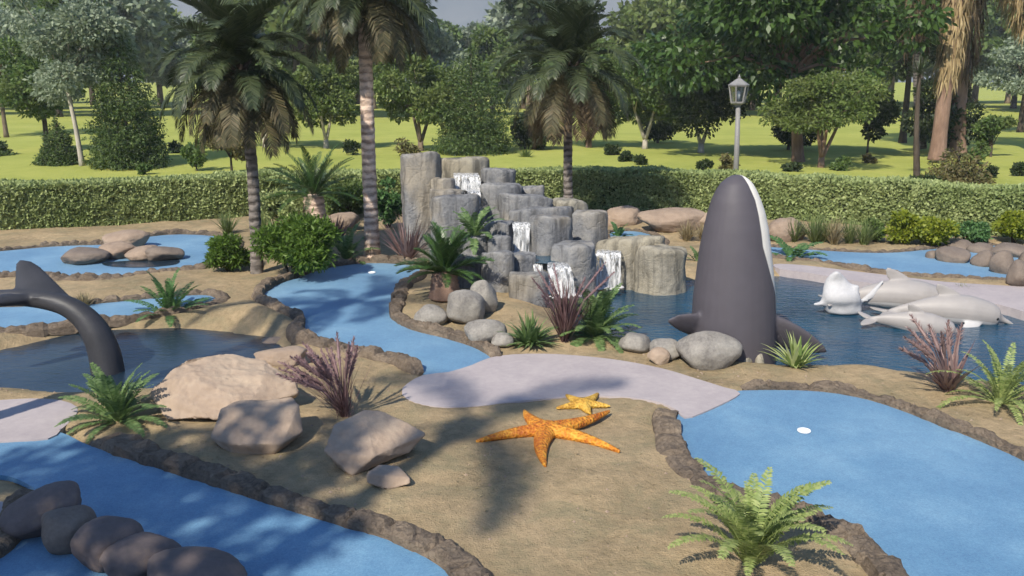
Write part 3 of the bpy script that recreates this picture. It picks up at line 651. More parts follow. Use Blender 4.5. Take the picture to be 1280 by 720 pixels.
#        x0   x1  ytop  Y(front face dist)  mat
COLS = [(498, 546, 194, 17.6, 'b'), (546, 611, 199, 18.6, 'w'), (600, 646, 213, 18.2, 'b'), (538, 567, 225, 17.4, 'b'), (535, 577, 239, 17.0, 'b'), (537, 597, 248, 16.5, 'b'),
        (598, 652, 233, 17.4, 'b'), (648, 682, 235, 17.8, 'b'), (626, 692, 247, 16.8, 'b'), (690, 735, 252, 17.2, 'w'), (640, 717, 264, 16.3, 'b'), (604, 641, 279, 15.6, 'b'), (664, 719, 274, 15.3, 'b'),
        (716, 762, 267, 16.2, 'b'), (574, 610, 297, 15.3, 'b'), (602, 642, 318, 14.2, 'b'), (636, 671, 320, 14.5, 'b'), (637, 687, 346, 13.75, 'b'), (690, 747, 309, 14.6, 'b'), (610, 640, 298, 15.0, 'b'),
        (566, 602, 324, 14.5, 'd'), (744, 834, 303, 15.6, 'w'), (800, 866, 314, 15.2, 'w'), (655, 700, 332, 14.7, 'd'), (575, 603, 226, 18.3, 'b'), (578, 604, 268, 16.9, 'b')]
for j, (x0, x1, yt, Y, mk) in enumerate(COLS):
    a = atY(x0, yt, Y); b = atY(x1, yt, Y); rx = (b.x - a.x) / 2 * 1.04; ry = rx * (0.85 if rx < 0.5 else 0.7)
    mat = {'b': M['basalt'], 'w': M['warmrock'], 'd': M['basalt']}[mk]
    me = column_mesh('rock_column', rx, ry, -0.35, a.z, 200 + j, mat, 0.055 if mk != 'w' else 0.10, 0.03 * math.sin(j * 2.1))
    obj('rock_column', me, wf, (Vector(((a.x + b.x) / 2, Y + ry, 0)) - W0))
def fall(pts, w0, w1, seed):
    """a sheet of water following pts (world), wavy, with thickness; crosswise along x"""
    P = catmull(pts, False, 0.04); n = len(P); m = 16; V = []; F = []; rnd = random.Random(seed)
    for s in (0, 1):
        for i, p in enumerate(P):
            w = w0 + (w1 - w0) * i / (n - 1)
            for k in range(m):
                u = k / (m - 1) - 0.5
                wob = 0.035 * noise.noise(Vector((u * 7, p.z * 0.7 + seed, seed))) + 0.02 * noise.noise(Vector((u * 20, p.z * 1.3, seed + 3)))
                e = 0.03 * noise.noise(Vector((seed, p.z * 4, 1 if k else 9))) if k in (0, m - 1) else 0
                V.append((p.x + u * w + e, p.y - abs(wob) * 1.5 + s * 0.025 * (1 - abs(2 * u)) , p.z + wob * 0.3))
    for s in (0, 1):
        for i in range(n - 1):
            for k in range(m - 1):
                f = [s * n * m + i * m + k, s * n * m + i * m + k + 1, s * n * m + (i + 1) * m + k + 1, s * n * m + (i + 1) * m + k]
                F.append(tuple(f if s == 0 else f[::-1]))
    o = obj('falling_water', npmesh('falling_water', [Vector(v) - W0 for v in V], F, M['fall'], True), wf)
def fp(px, py, Y): return atY(px, py, Y)
fall([fp(582, 216, 18.3), fp(583, 219, 18.0), fp(584, 224, 17.9), fp(586, 238, 17.85)], 0.50, 0.52, 1)
fall([fp(590, 236, 17.8), fp(592, 240, 17.2), fp(594, 252, 17.1), fp(598, 272, 17.05)], 0.30, 0.22, 2)
fall([fp(652, 277, 15.9), fp(652, 279, 15.6), fp(652, 290, 15.5), fp(652, 316, 15.45)], 0.28, 0.30, 3)
fall([fp(697, 328, 14.6), fp(699, 333, 14.2), fp(701, 345, 14.1), fp(702, 368, 14.05)], 0.30, 0.45, 4)
fall([fp(674, 327, 14.9), fp(673, 330, 14.6), fp(673, 338, 14.55), fp(673, 347, 14.5)], 0.14, 0.16, 5)
fall([fp(762, 312, 15.8), fp(761, 316, 15.5), fp(760, 328, 15.42), fp(759, 360, 15.36)], 0.42, 0.50, 6)
for q, (px, py, Y, wd) in enumerate([(760, 360, 15.25, .34), (703, 370, 13.95, .30), (652, 318, 15.35, .18)]):
    c = fp(px, py, Y); mb = MB(); rq = random.Random(q)
    for k in range(26):
        e = Vector((c.x + rq.gauss(0, wd * .5), Y + rq.gauss(0, .07), max(c.z, WATER_Z) - 0.01)) - W0; r_ = rq.uniform(.02, .055)
        mb.lathe([(r_ * 1.2, 0), (r_, r_ * .35), (r_ * .55, r_ * .65), (r_ * .1, r_ * .75)], 8, tuple(e))
    mb.build('foam', M['foam'], wf)
pool = sheet('pool_water', [fp(655, 314, 15.2), fp(706, 316, 15.2), fp(716, 331, 14.75), fp(690, 336, 14.5), fp(664, 333, 14.6)], M['pond'], 0)
for v in pool.vertices: v.co = Vector((v.co.x, v.co.y, fp(680, 324, 14.9).z)) - W0
obj('pool_water', pool, wf)

# ------------------------------------------------------------------ animals (one continuous skin each)
def fused(name, MBs, mat, voxel, smooth=6, attr=None, parent=None, loc=(0, 0, 0), rot=(0, 0, 0)):
    o = MBs.build('tmp_' + name, mat)
    m = o.modifiers.new('r', 'REMESH'); m.mode = 'VOXEL'; m.voxel_size = voxel
    s = o.modifiers.new('s', 'SMOOTH'); s.factor = 0.5; s.iterations = smooth
    dg = bpy.context.evaluated_depsgraph_get(); me = bpy.data.meshes.new_from_object(o.evaluated_get(dg))
    bpy.data.objects.remove(o); me.name = name
    me.materials.clear(); me.materials.append(mat)
    me.polygons.foreach_set('use_smooth', np.ones(len(me.polygons), dtype=bool))
    if attr:
        a = me.attributes.new('patch', 'FLOAT', 'POINT'); co = np.empty(len(me.vertices) * 3, np.float32); me.vertices.foreach_get('co', co)
        no = np.empty(len(me.vertices) * 3, np.float32); me.vertices.foreach_get('normal', no)
        a.data.foreach_set('value', np.clip(attr(co.reshape(-1, 3), no.reshape(-1, 3)), 0, 1).astype(np.float32))
    return obj(name, me, parent, loc, rot)
def ellip_ring(mb, cs, seg=24):
    """closed hull through elliptical sections: (centre, axis a, axis b)"""
    V = []; F = []
    for c, a, b in cs:
        for k in range(seg):
            t = 2 * PI * k / seg; V.append(Vector(c) + Vector(a) * math.cos(t) + Vector(b) * math.sin(t))
    for i in range(len(cs) - 1):
        for k in range(seg): F.append((i * seg + k, i * seg + (k + 1) % seg, (i + 1) * seg + (k + 1) % seg, (i + 1) * seg + k))
    F.append(tuple(range(seg))[::-1]); F.append(tuple((len(cs) - 1) * seg + k for k in range(seg)))
    mb.add(V, F)
OY = 11.15
orca = thing('orca', 'tall grey and white orca statue standing upright out of the pond', 'orca statue', (atY(914, 455, OY).x, OY + 0.45, WATER_Z))
O0 = Vector(orca.location)
mb = MB(); cs = []
for y, xl, xr in [(500, 868, 968), (455, 866, 969), (430, 865, 969), (400, 865, 969), (370, 867, 968), (340, 871, 966), (310, 875, 963), (285, 880, 960), (265, 885, 956), (250, 889.5, 951), (238, 895, 946), (229, 901, 941), (223, 908, 935), (219.5, 914, 929), (218.3, 919, 924)]:
    l = atY(xl, y, OY + 0.45); r = atY(xr, y, OY + 0.45); c = (l + r) / 2; w = (r.x - l.x) / 2
    cs.append((c - O0, (w, 0, 0), (0.0, w * 0.92, 0)))
ellip_ring(mb, cs, 32)
def fin(mb, base, tip, chord0, chord1, thick, nrm=None):
    base, tip = Vector(base), Vector(tip); chord = Vector(chord0); ax = (tip - base); nr = ax.cross(chord).normalized()
    cc = []
    for i in range(9):
        t = i / 8; w = (math.sin(PI * min(1, 0.42 + 0.58 * t)) ** 0.6 if t < 1 else 0.02); w = max(w, 0.08)
        c = base + ax * t + Vector(chord1) * (t * t)
        cc.append((c, chord * w, nr * max(0.018, thick * (1 - 0.8 * t))))
    ellip_ring(mb, cc, 16)
fin(mb, atY(880, 408, OY + 0.35) - O0, atY(834, 402, OY + 0.2) - O0, Vector((0.05, 0.12, -0.20)), Vector((0, 0, 0)), 0.07)
fin(mb, atY(955, 408, OY + 0.4) - O0, atY(1034, 438, OY + 0.25) - O0, Vector((0.06, -0.12, 0.21)), Vector((0, 0, -0.02)), 0.09)
belly = Vector((0.80, 0.60, 0)).normalized()
def orca_patch(co, no):
    x, y, z = co[:, 0], co[:, 1], co[:, 2]
    cx = np.interp(z, [0, 2.5], [0.0, 0.085]); ang = np.arctan2(y, x - cx); b = math.atan2(belly.y, belly.x)
    d = np.abs((ang - b + PI) % (2 * PI) - PI)
    lim = np.interp(z, [0.0, 0.75, 1.15, 1.6, 2.2, 2.52], [0.3, 0.7, 1.15, 1.48, 1.58, 1.9])
    v = 0.5 + (lim - d) * 0.7
    v2 = 0.5 + (z - 2.515) * 8
    fins = np.hypot(x - cx, y) > 0.62
    return np.where(fins, 0.0, np.maximum(v, v2 * (y > -0.2)))
fused('body', mb, M['orca'], 0.022, 5, orca_patch, orca)
# two short cream stubs at the waterline in front of the orca
mb = MB()
for px in (934, 949):
    p = atY(px, 452, OY - 0.04) - O0; mb.tube([p + Vector((0, 0.1, 0.12)), p + Vector((0, 0, 0)), p + Vector((0, -0.04, -0.12))], [0.05, 0.065, 0.07], 10)
obj('cream_stubs', mb.mesh('cream_stubs', M['warmrock']), orca)

# whale tail
TY = 11.0
tb = atY(132, 458, TY)
tail = thing('whale_tail', 'dark grey whale tail with raised fluke rising from the left pond', 'whale tail statue', (tb.x, TY, WATER_Z)); T0 = Vector(tail.location)
mb = MB()
path = [(140, 500, 24), (135, 465, 23), (130, 440, 22), (120, 416, 20), (104, 396, 17), (82, 382, 14.5), (55, 375, 13), (25, 372, 12), (-5, 372, 11)]
pp = catmull([atY(x, y, TY + 0.02 * i) - T0 for i, (x, y, r) in enumerate(path)], False, 0.06)
rr = np.interp(np.linspace(0, 1, len(pp)), np.linspace(0, 1, len(path)), [r * 0.9 * mpp(TY) for _, _, r in path])
mb.tube(pp, list(rr), 20)
def lobe(root, tip, chord, thick, sh=-0.35, tp=0.55):
    cc = []
    for i in range(10):
        t = i / 9; w = (1 - tp * t) * (1 - max(0, t - 0.88) * 3.0); c = root.lerp(tip, t) + chord * (sh * t)
        ax = (tip - root); nr = ax.cross(chord).normalized()
        cc.append((c, chord * w * 0.5, nr * max(0.02, thick * (1 - 0.75 * t))))
    ellip_ring(mb, cc, 18)
lobe(atY(60, 380, TY + 0.05) - T0, atY(32, 326, TY + 0.6) - T0, Vector((0.86, 0.0, -0.10)), 0.10, 0.0, 0.68)
lobe(atY(20, 374, TY) - T0, atY(-70, 388, TY - 0.75) - T0, Vector((0.42, 0.10, -0.05)), 0.085)
fused('body', mb, M['tail'], 0.022, 5, None, tail)

# dolphins
def dolphin(label, px, py, Y, length, rz, pitch, bend, roll=0.0, lift=0.0):
    p = atY(px, py, Y); t = thing('dolphin', label, 'dolphin statue', (p.x, p.y, p.z + lift), 0, 'leaping dolphin statues'); t.rotation_euler = (roll, pitch, rz)
    mb = MB(); s = length / 2.0
    prof = [(-1.0, .03, .05), (-.85, .045, .075), (-.6, .085, .12), (-.3, .15, .18), (0, .20, .215), (.25, .205, .22), (.45, .175, .195), (.60, .15, .17), (.70, .12, .135), (.755, .075, .075), (.82, .052, .046), (.93, .043, .034), (1.0, .025, .018)]
    def bz(x): return -bend * (x * x)
    X = np.linspace(-1, 1, 40); cs = []
    for x in X:
        k = 1.22 if x < 0.72 else 1.0; a = np.interp(x, [q[0] for q in prof], [q[1] * (1.22 if q[0] < 0.72 else 1.0) for q in prof]); b = np.interp(x, [q[0] for q in prof], [q[2] * (1.22 if q[0] < 0.72 else 1.0) for q in prof])
        drop = 0.06 * max(0, (x - 0.7) / 0.3)
        cs.append((Vector((x, 0, bz(x) - drop)) * s, (0, a * s, 0), (2 * bend * x * b * s * 0.6, 0, b * s)))
    ellip_ring(mb, cs, 20)
    fin(mb, Vector((-0.02, 0, .19)) * s, Vector((-.24, 0, .43)) * s, Vector((.17, 0, .02)) * s, Vector((-.05, 0, 0)) * s, .035 * s)
    for sy in (-1, 1):
        fin(mb, Vector((.32, .16 * sy, -.12)) * s, Vector((.05, .50 * sy, -.34)) * s, Vector((.13, 0, -.03)) * s, Vector((-.06, 0, 0)) * s, .035 * s)
        fin(mb, Vector((-.96, .02 * sy, bz(-.96))) * s, Vector((-1.16, .36 * sy, bz(-1.05))) * s, Vector((.15, 0, 0)) * s, Vector((-.04, 0, 0)) * s, .03 * s)
    fused('body', mb, M['dolphin'], 0.018, 3, lambda co, no: 0.5 + (-(co[:, 2] / s + bend * (co[:, 0] / s) ** 2) - 0.09) * 2.5, t)
    for sy in (-1, 1):
        e = MB(); e.lathe([(0.001, -.03), (.02, -.02), (.03, 0), (.02, .02), (.001, .03)], 10)
        obj('eye', e.mesh('eye', M['eye']), t, Vector((.66, .142 * sy, bz(.66) - .01)) * s)
    return t
dolphin('upper dolphin statue leaping, tail toward the white foam, in front of the pale shore', 1128, 369, 14.05, 2.05, -0.10, 0.06, 0.17)
dolphin('right dolphin statue leaping furthest from the foam, its beak toward the right edge', 1190, 391, 13.45, 1.9, -0.12, 0.045, 0.13, 0, 0.05)
dolphin('lower pale dolphin statue half in the water in front of the two others', 1148, 404, 13.0, 1.4, -0.22, 0.12, 0.10, 0.2)
fm = MB(); rnd = random.Random(5)
def spray(foot, tip, r, Y, dy):
    b = atY(*foot, Y); p = atY(*tip, Y + dy); m = b.lerp(p, 0.55) + Vector((0.02, 0, 0.05)); fm.tube(catmull([b, m, p], False, 0.05), list(np.linspace(r, r * 0.45, len(catmull([b, m, p], False, 0.05)))), 12)
cs = []
for y, xl, xr in [(392, 1034, 1078), (382, 1028, 1078), (374, 1026, 1076), (366, 1027, 1073), (358, 1030, 1067), (350, 1033, 1060), (344, 1036, 1054), (340, 1039, 1050), (338, 1042, 1047)]:
    l = atY(xl, y, 13.95); r_ = atY(xr, y, 13.95); w_ = (r_.x - l.x) / 2; cs.append(((l + r_) / 2 + Vector((0, 0.05 * math.sin(y * 0.2), 0)), (w_, 0, 0), (0, w_ * 0.45 + 0.03, 0)))
ellip_ring(fm, cs, 20)
spray((1052, 386), (1016, 381), 0.075, 13.92, 0.0); spray((1060, 386), (1070, 356), 0.13, 13.92, 0.0)
cs = []
for t_ in np.linspace(0, 1, 7):
    c = atY(1082, 376, 14.0).lerp(atY(1106, 347, 14.0), t_); cs.append((c, (0.15 * (1 - 0.7 * t_), 0, 0.05), (0, 0.05 * (1 - 0.6 * t_) + 0.012, 0)))
ellip_ring(fm, cs, 14)
b0 = atY(1050, 380, 14.0)
for v in range(len(fm.V)): fm.V[v] = tuple(Vector(fm.V[v]) - b0)
tag(fused('foam_splash', fm, M['foam'], 0.03, 8, None, None, b0), 'white sculpted splash of foam at the tails of the dolphins', 'splash')

# starfish
def starfish(name, label, cpx, tips, r0, h, mat, grp, curve=0.06):
    c = on(*cpx); mb = MB()
    for j, tp in enumerate(tips):
        t = on(*tp) - c; t.z = 0; nrm = Vector((-t.y, t.x, 0)); k = curve * (1 if j % 2 else -1)
        cs = []
        for i in range(12):
            u = i / 11; p = t * u + nrm * (k * math.sin(PI * u)); w = r0 * (1 - u) ** 0.8 * 0.92 + 0.012; hh = h * (1 - u * 0.75)
            d = t.normalized(); cs.append((p + Vector((0, 0, hh * 0.25)), Vector((-d.y, d.x, 0)) * w, Vector((0, 0, hh * 0.8))))
        ellip_ring(mb, cs, 14)
        mb.tube([t * u + nrm * (k * math.sin(PI * u)) + Vector((0, 0, h * (1 - u * 0.75) * 0.95)) for u in np.linspace(0.0, 0.92, 8)], [0.02 * (1 - 0.6 * u) for u in np.linspace(0, 1, 8)], 6)
    cs = [(Vector((0, 0, z)), Vector((r, 0, 0)), Vector((0, r, 0))) for r, z in [(r0 * 1.2, 0), (r0 * 1.15, h * .5), (r0 * .8, h * .95), (r0 * .3, h * 1.1)]]
    ellip_ring(mb, cs, 20)
    tag(fused(name, mb, mat, 0.011, 3, None, None, c + Vector((0, 0, 0.012))), label, 'starfish', grp)
starfish('starfish', 'large orange starfish statue lying on the sand', (684, 541), [(595, 553), (655, 516), (762, 520), (775, 567), (682, 584)], 0.115, 0.10, M['star'], 'starfish on the sand')
starfish('starfish', 'small yellow starfish statue behind the large orange one', (729, 508), [(695, 513), (707, 499), (748, 497), (763, 510), (738, 521)], 0.085, 0.07, M['star2'], 'starfish on the sand', 0.02)

# golf cups
for px, py, lb in [(1005, 539, 'white golf cup on the large right green'), (465, 341, 'tiny white golf cup on the middle winding green')]:
    p = at(px, py, GREEN_Z + 0.003); cup = MB()
    cup.lathe([(0.070, 0), (0.070, 0.012), (0.066, 0.016), (0.050, 0.016), (0.047, 0.008), (0.01, 0.006)], 28)
    cup.build('golf_cup', M['white'], None, True, loc=p); tag(bpy.context.scene.objects[-1] if False else COL.objects[-1], lb, 'golf cup', 'white golf cups')

# lamp post
lp = atY(920, 222, 26.6)
lamp = thing('lamp_post', 'old style lamp post with glass lantern behind the hedge', 'lamp post', (lp.x, lp.y, 0.1)); LZ = 0.1
def lz(py): return atY(920, py, 26.6).z - LZ
u = mpp(26.6)
top_p = atY(924, 100, 26.6).x - lp.x
mb = MB(); mb.tube([(0, 0, 0), (top_p * 0.3, 0, lz(190)), (top_p * 0.8, 0, lz(134))], [3.6 * u, 3.2 * u, 2.7 * u], 14); mb.lathe([(0.17, 0), (0.17, 0.12), (0.12, 0.2), (0.1, 0.5), (0.07, 0.55)], 14)
mb.build('pole', M['lamp_metal'], lamp)
z0, z1, z2 = lz(128), lz(107), lz(98); r0, r1 = 8.0 * u, 11.5 * u
mb = MB(); mb.lathe([(3.5 * u, z0 - 5 * u), (4.0 * u, z0 - 3 * u), (r0 * 1.05, z0 - 1 * u), (r0 * 1.08, z0 + 1 * u)], 6, (top_p, 0, 0))
for k in range(6):
    a = 2 * PI * k / 6; mb.tube([(top_p + r0 * math.cos(a), r0 * math.sin(a), z0), (top_p + r1 * math.cos(a), r1 * math.sin(a), z1)], [1.0 * u, 1.0 * u], 6)
mb.lathe([(r1 * 1.02, z1 - 1.2 * u), (r1 * 1.1, z1 - 0.6 * u), (r1 * 1.1, z1 + 0.6 * u), (r1 * 0.9, z1 + 0.8 * u)], 6, (top_p, 0, 0))
lan = mb.build('lantern_frame', M['lamp_metal'], lamp, False)
mb = MB(); mb.lathe([(r0 * 0.93, z0 + u), (r1 * 0.93, z1 - u)], 6, (top_p, 0, 0)); mb.build('lantern_glass', M['glass'], lamp, False)
mb = MB(); mb.lathe([(r1 * 1.16, z1 + 0.9 * u), (r1 * 0.95, z1 + 2.2 * u), (r1 * 0.55, z1 + 5.5 * u), (r1 * 0.3, z1 + 7.6 * u), (1.5 * u, z1 + 8.5 * u)], 6, (top_p, 0, 0)); rf = mb.build('lantern_roof', M['lamp_metal'], lamp, False)
mb = MB(); mb.lathe([(1.2 * u, z1 + 8.4 * u), (2.2 * u, z1 + 9.5 * u), (1.0 * u, z1 + 10.8 * u), (0.3 * u, z1 + 13 * u)], 10, (top_p, 0, 0)); mb.build('finial', M['lamp_metal'], rf)
mb = MB(); mb.lathe([(1.2 * u, z0 + 2 * u), (2.6 * u, z0 + 8 * u), (2.2 * u, z0 + 12 * u), (0.5 * u, z0 + 14 * u)], 12, (top_p, 0, 0)); mb.build('bulb_glint', M['white'], lamp)  # white shape standing in for the bright reflection in the lantern

# ------------------------------------------------------------------ leaves, trees
def unit(a): return a / np.maximum(np.linalg.norm(a, axis=1, keepdims=True), 1e-9)
def leaf_quads(P, A, Lh, W, rng, S=None):
    """rhombic leaves: base P, axis A, length Lh, half width W"""
    n = len(P)
    if S is None: S = np.cross(A, rng.normal(size=(n, 3)))
    S = unit(S); Lh = np.asarray(Lh).reshape(-1, 1); W = np.asarray(W).reshape(-1, 1)
    V = np.stack([P, P + A * Lh * 0.45 + S * W, P + A * Lh, P + A * Lh * 0.45 - S * W], 1).reshape(-1, 3)
    F = np.arange(4 * n).reshape(-1, 4); return V, F
def crown_mesh(name, clumps, n, leaf, mat, seed, droop=0.2, aspect=0.28, shell=0.55):
    rng = np.random.default_rng(seed); C = np.array([c[0] for c in clumps], float); R = np.array([c[1] for c in clumps], float)
    wt = (R ** 2).mean(1); wt /= wt.sum(); k = rng.choice(len(C), n, p=wt)
    d = unit(rng.normal(size=(n, 3))); r = shell + (1 - shell) * rng.random((n, 1)) ** 0.6
    r *= 1 + 0.22 * np.sin(d[:, :1] * 7 + k[:, None]) * np.cos(d[:, 2:3] * 6 + k[:, None] * 2)
    P = C[k] + d * R[k] * r
    A = unit(d * 0.8 + rng.normal(size=(n, 3)) * 0.7 + np.array([0, 0, -droop]))
    Ls = leaf * (0.6 + 0.8 * rng.random(n))
    V, F = leaf_quads(P, A, Ls, Ls * aspect, rng); return npmesh(name, V, F, mat)
def ell_clumps(w, h, zc, n, seed, frac=0.34, flat=0.8, top=1.0):
    rnd = random.Random(seed); out = []
    for i in range(n):
        for _ in range(30):
            p = Vector((rnd.uniform(-1, 1), rnd.uniform(-1, 1), rnd.uniform(-1, 1)))
            if 0.25 < p.length < 1: break
        r = frac * rnd.uniform(0.65, 1.25); k = 1 - r * 0.6
        out.append(((p.x * w / 2 * k, p.y * w / 2 * k, zc + p.z * h / 2 * k), (r * w / 2 * 1.1, r * w / 2 * 1.1, r * min(w, h * 1.2) / 2 * flat)))
    return out
def limbs(h0, r0, clumps, seed, forks=1, lean=0.0, spread=0.25):
    """one trunk part: trunk(s) from the ground, limbs out to the clumps"""
    rnd = random.Random(seed); mb = MB(); heads = []
    if forks == 1:
        pts = [Vector((0, 0, -0.1)), Vector((lean * 0.4, rnd.uniform(-.05, .05), h0 * 0.5)), Vector((lean, 0, h0))]
        pts = catmull(pts, False, h0 / 6); mb.tube(pts, [r0 * (1.35 - 0.65 * (i / (len(pts) - 1)) ** 0.5) for i in range(len(pts))], 10); heads.append((pts[-1], r0 * 0.7))
    else:
        zf = h0 * 0.28
        mb.tube([(0, 0, -0.1), (0, 0, zf * 0.5), (0, 0, zf * 1.1)], [r0 * 1.4, r0 * 1.1, r0 * 0.95], 10)
        for i in range(forks):
            a = 2 * PI * i / forks + rnd.uniform(-.5, .5) + 0.3; s = spread * h0 * rnd.uniform(0.7, 1.3)
            pts = catmull([(0, 0, zf * 0.8), (math.cos(a) * s * 0.5, math.sin(a) * s * 0.5, zf + (h0 - zf) * 0.45), (math.cos(a) * s, math.sin(a) * s, h0)], False, h0 / 6)
            mb.tube(pts, [r0 * (0.75 - 0.3 * q / (len(pts) - 1)) for q in range(len(pts))], 8); heads.append((pts[-1], r0 * 0.45))
    for c, r in clumps:
        c = Vector(c); hd, hr = min(heads, key=lambda q: (q[0] - c).length)
        mid = hd.lerp(c, 0.5) + Vector((0, 0, 0.12 * (c - hd).length))
        mb.tube([hd - Vector((0, 0, 0.1)), mid, c], [hr * 0.6, hr * 0.38, hr * 0.12], 6)
    return mb
def tree(name, label, px, py, top, width, base, leafm, bark, n=9000, leaf=0.16, seed=1, forks=1, lean=0.0, clumps=14, tr=0.13, group='trees on the lawn', droop=0.2, frac=0.36, aspect=0.28, cat='tree', flat=0.85, shift=0.0, spread=0.25, depth=1.0):
    """px,py = foot in the picture; top, base = picture heights of crown top and crown underside; width in picture units"""
    p = at(px, py, 0.1); Y = p.y; zt = atY(px, top, Y).z - 0.1; zb = atY(px, base, Y).z - 0.1; w = width * mpp(Y)
    t = thing(name, label, cat, (p.x, p.y, 0.08), 0, group)
    cl = ell_clumps(w, zt - zb, (zt + zb) / 2, clumps, seed, frac, flat); cl = [((c[0] + shift * mpp(Y), c[1] * depth, c[2]), (r[0], r[1] * (0.5 + 0.5 * depth), r[2])) for c, r in cl]
    limbs(zb + 0.18 * (zt - zb), tr, cl, seed + 5, forks, lean + shift * mpp(Y) * 0.7, spread).build('trunk', bark, t)
    obj('crown', crown_mesh('crown', cl, n, leaf, leafm, seed + 9, droop, aspect), t)
    return t
def conifer_parts(t, h, w, zb, leafm, bark, n, leaf, seed, tiers=9, tr=0.1, blunt=0.0):
    rnd = random.Random(seed); cl = []
    for i in range(tiers):
        f = i / (tiers - 1); z = zb + (h - zb) * f * 0.95; rad = w / 2 * ((1 - f) ** (0.75 - blunt) * 0.92 + 0.1)
        m = max(3, int(7 * (1 - f) + 2)); ph = rnd.uniform(0, 6)
        for k in range(m):
            a = ph + 2 * PI * k / m + rnd.uniform(-.25, .25); rr = rad * rnd.uniform(0.45, 0.72)
            s = rad * rnd.uniform(0.38, 0.55)
            cl.append(((rr * math.cos(a), rr * math.sin(a), z - 0.15 * rr + rnd.uniform(-.1, .1)), (s, s, max(0.12, (h - zb) / tiers * 0.75))))
    mb = MB(); mb.tube([(0, 0, -0.1), (0, 0, h * 0.5), (0, 0, h * 0.95)], [tr, tr * 0.65, tr * 0.15], 9)
    for c, r in cl[::2]: mb.tube([(0, 0, c[2] - 0.1), c], [tr * 0.22, tr * 0.06], 5)
    mb.build('trunk', bark, t)
    obj('crown', crown_mesh('crown', cl, n, leaf, leafm, seed + 3, 0.35, 0.22, 0.35), t)
def conifer(name, label, px, py, top, width, base, leafm, bark, n=9000, leaf=0.15, seed=1, tiers=9, group='trees on the lawn', cat='conifer', blunt=0.0, tr=0.1):
    p = at(px, py, 0.1); Y = p.y; t = thing(name, label, cat, (p.x, p.y, 0.08), 0, group)
    conifer_parts(t, atY(px, top, Y).z - 0.1, width * mpp(Y), max(0.12, atY(px, base, Y).z - 0.1), leafm, bark, n, leaf, seed, tiers, tr, blunt); return t

conifer('conifer_tree', 'dark cone shaped conifer with a short bare trunk, tallest on the left lawn', 162, 208, 26, 100, 196, L['conifer'], M['bark_dark'], 30000, 0.115, 11, 12, blunt=0.05)
conifer('conifer_tree', 'squat tiered conifer reaching the grass left of the white birch trunk', 76, 205, 148, 58, 201, L['conifer'], M['bark_dark'], 15000, 0.10, 13, 7)
conifer('conifer_tree', 'squat conifer cut by the left edge of the picture', -6, 196, 166, 40, 192, L['conifer'], M['bark_dark'], 5000, 0.15, 14, 6)
tree('birch_tree', 'slender birch with white trunk and loose silvery crown on the left lawn', 103, 207, -40, 165, 132, L['pale'], M['bark_pale'], 14000, 0.17, 21, 1, -0.12, 18, 0.10, frac=0.28, shift=-8)
tree('broadleaf_tree', 'dense green tree behind the white birch trunk', 60, 190, 20, 110, 150, L['mid'], M['bark_dark'], 11000, 0.2, 22, 1, 0, 14)
tree('broadleaf_tree', 'silvery tree at the upper left corner', 8, 170, -40, 130, 130, L['pale'], M['bark'], 9000, 0.25, 23, 1, 0, 14)
tree('small_tree', 'small russet tinged round tree beside the dark left palm', 290, 218, 150, 58, 205, L['russet'], M['bark_dark'], 5000, 0.13, 24, 1, 0, 10, 0.05)
tree('small_tree', 'thin young sapling between the tallest conifer and the russet tree', 246, 213, 168, 36, 208, L['mid'], M['bark_dark'], 1500, 0.12, 25, 2, 0, 8, 0.03)
tree('broadleaf_tree', 'forked tree behind the hanging fronds of the left palm', 332, 185, 60, 110, 160, L['olive'], M['bark_pale'], 9000, 0.19, 26, 3, 0, 14, 0.13)
tree('broadleaf_tree', 'forked tree with pale trunks left of the tall warm palm', 408, 186, 72, 100, 158, L['olive'], M['bark_pale'], 9000, 0.19, 27, 3, 0, 14, 0.13)
tree('broadleaf_tree', 'forked olive green tree just right of the tall warm palm', 526, 190, 40, 112, 162, L['olive'], M['bark'], 12000, 0.18, 28, 3, 0, 16, 0.14)
conifer('bushy_tree', 'wide dark bushy evergreen behind the top of the waterfall', 590, 192, 60, 106, 190, L['conifer'], M['bark_dark'], 30000, 0.125, 29, 9, cat='evergreen', blunt=0.35)
tree('bushy_tree', 'low dark bush left of the centre palm trunk', 664, 188, 138, 60, 186, L['dark'], M['bark_dark'], 6000, 0.17, 30, 1, 0, 10, 0.08, cat='bush')
tree('broadleaf_tree', 'red barked forked tree behind the centre palm', 736, 185, 55, 130, 160, L['mid'], M['bark_red'], 11000, 0.19, 31, 4, 0, 16, 0.14, spread=0.4)
tree('broadleaf_tree', 'many stemmed tree with bare pale forks right of the centre palm', 806, 186, 60, 118, 155, L['mid'], M['bark_pale'], 11000, 0.19, 32, 4, 0, 16, 0.13, spread=0.4)
tree('bushy_tree', 'dark bush behind the bare pale forks', 822, 178, 130, 50, 176, L['dark'], M['bark_dark'], 4000, 0.17, 33, 1, 0, 9, 0.08, cat='bush')
tree('broadleaf_tree', 'dark tree with leaning pale trunk left of the lamp post', 876, 192, 62, 120, 168, L['dark'], M['bark_pale'], 12000, 0.18, 34, 2, 0.3, 16, 0.14)
tree('broadleaf_tree', 'yellow green tree with forked pale trunk right of the lamp post', 1026, 210, 80, 165, 172, L['olive'], M['bark_red'], 15000, 0.14, 35, 4, 0, 20, 0.12, frac=0.3, spread=0.3)
tree('broadleaf_tree', 'large broad leaved tree with thick trunk spreading over the lamp post', 998, 203, -90, 390, 126, L['broad'], M['bark_red'], 15000, 0.34, 36, 1, 0, 30, 0.24, frac=0.24, droop=0.7, aspect=0.24, shift=-25, depth=0.45)
tree('small_tree', 'dark thin stemmed tree right of the yellow green tree', 1084, 192, 110, 64, 172, L['dark'], M['bark_dark'], 6000, 0.16, 37, 1, 0, 11, 0.05)
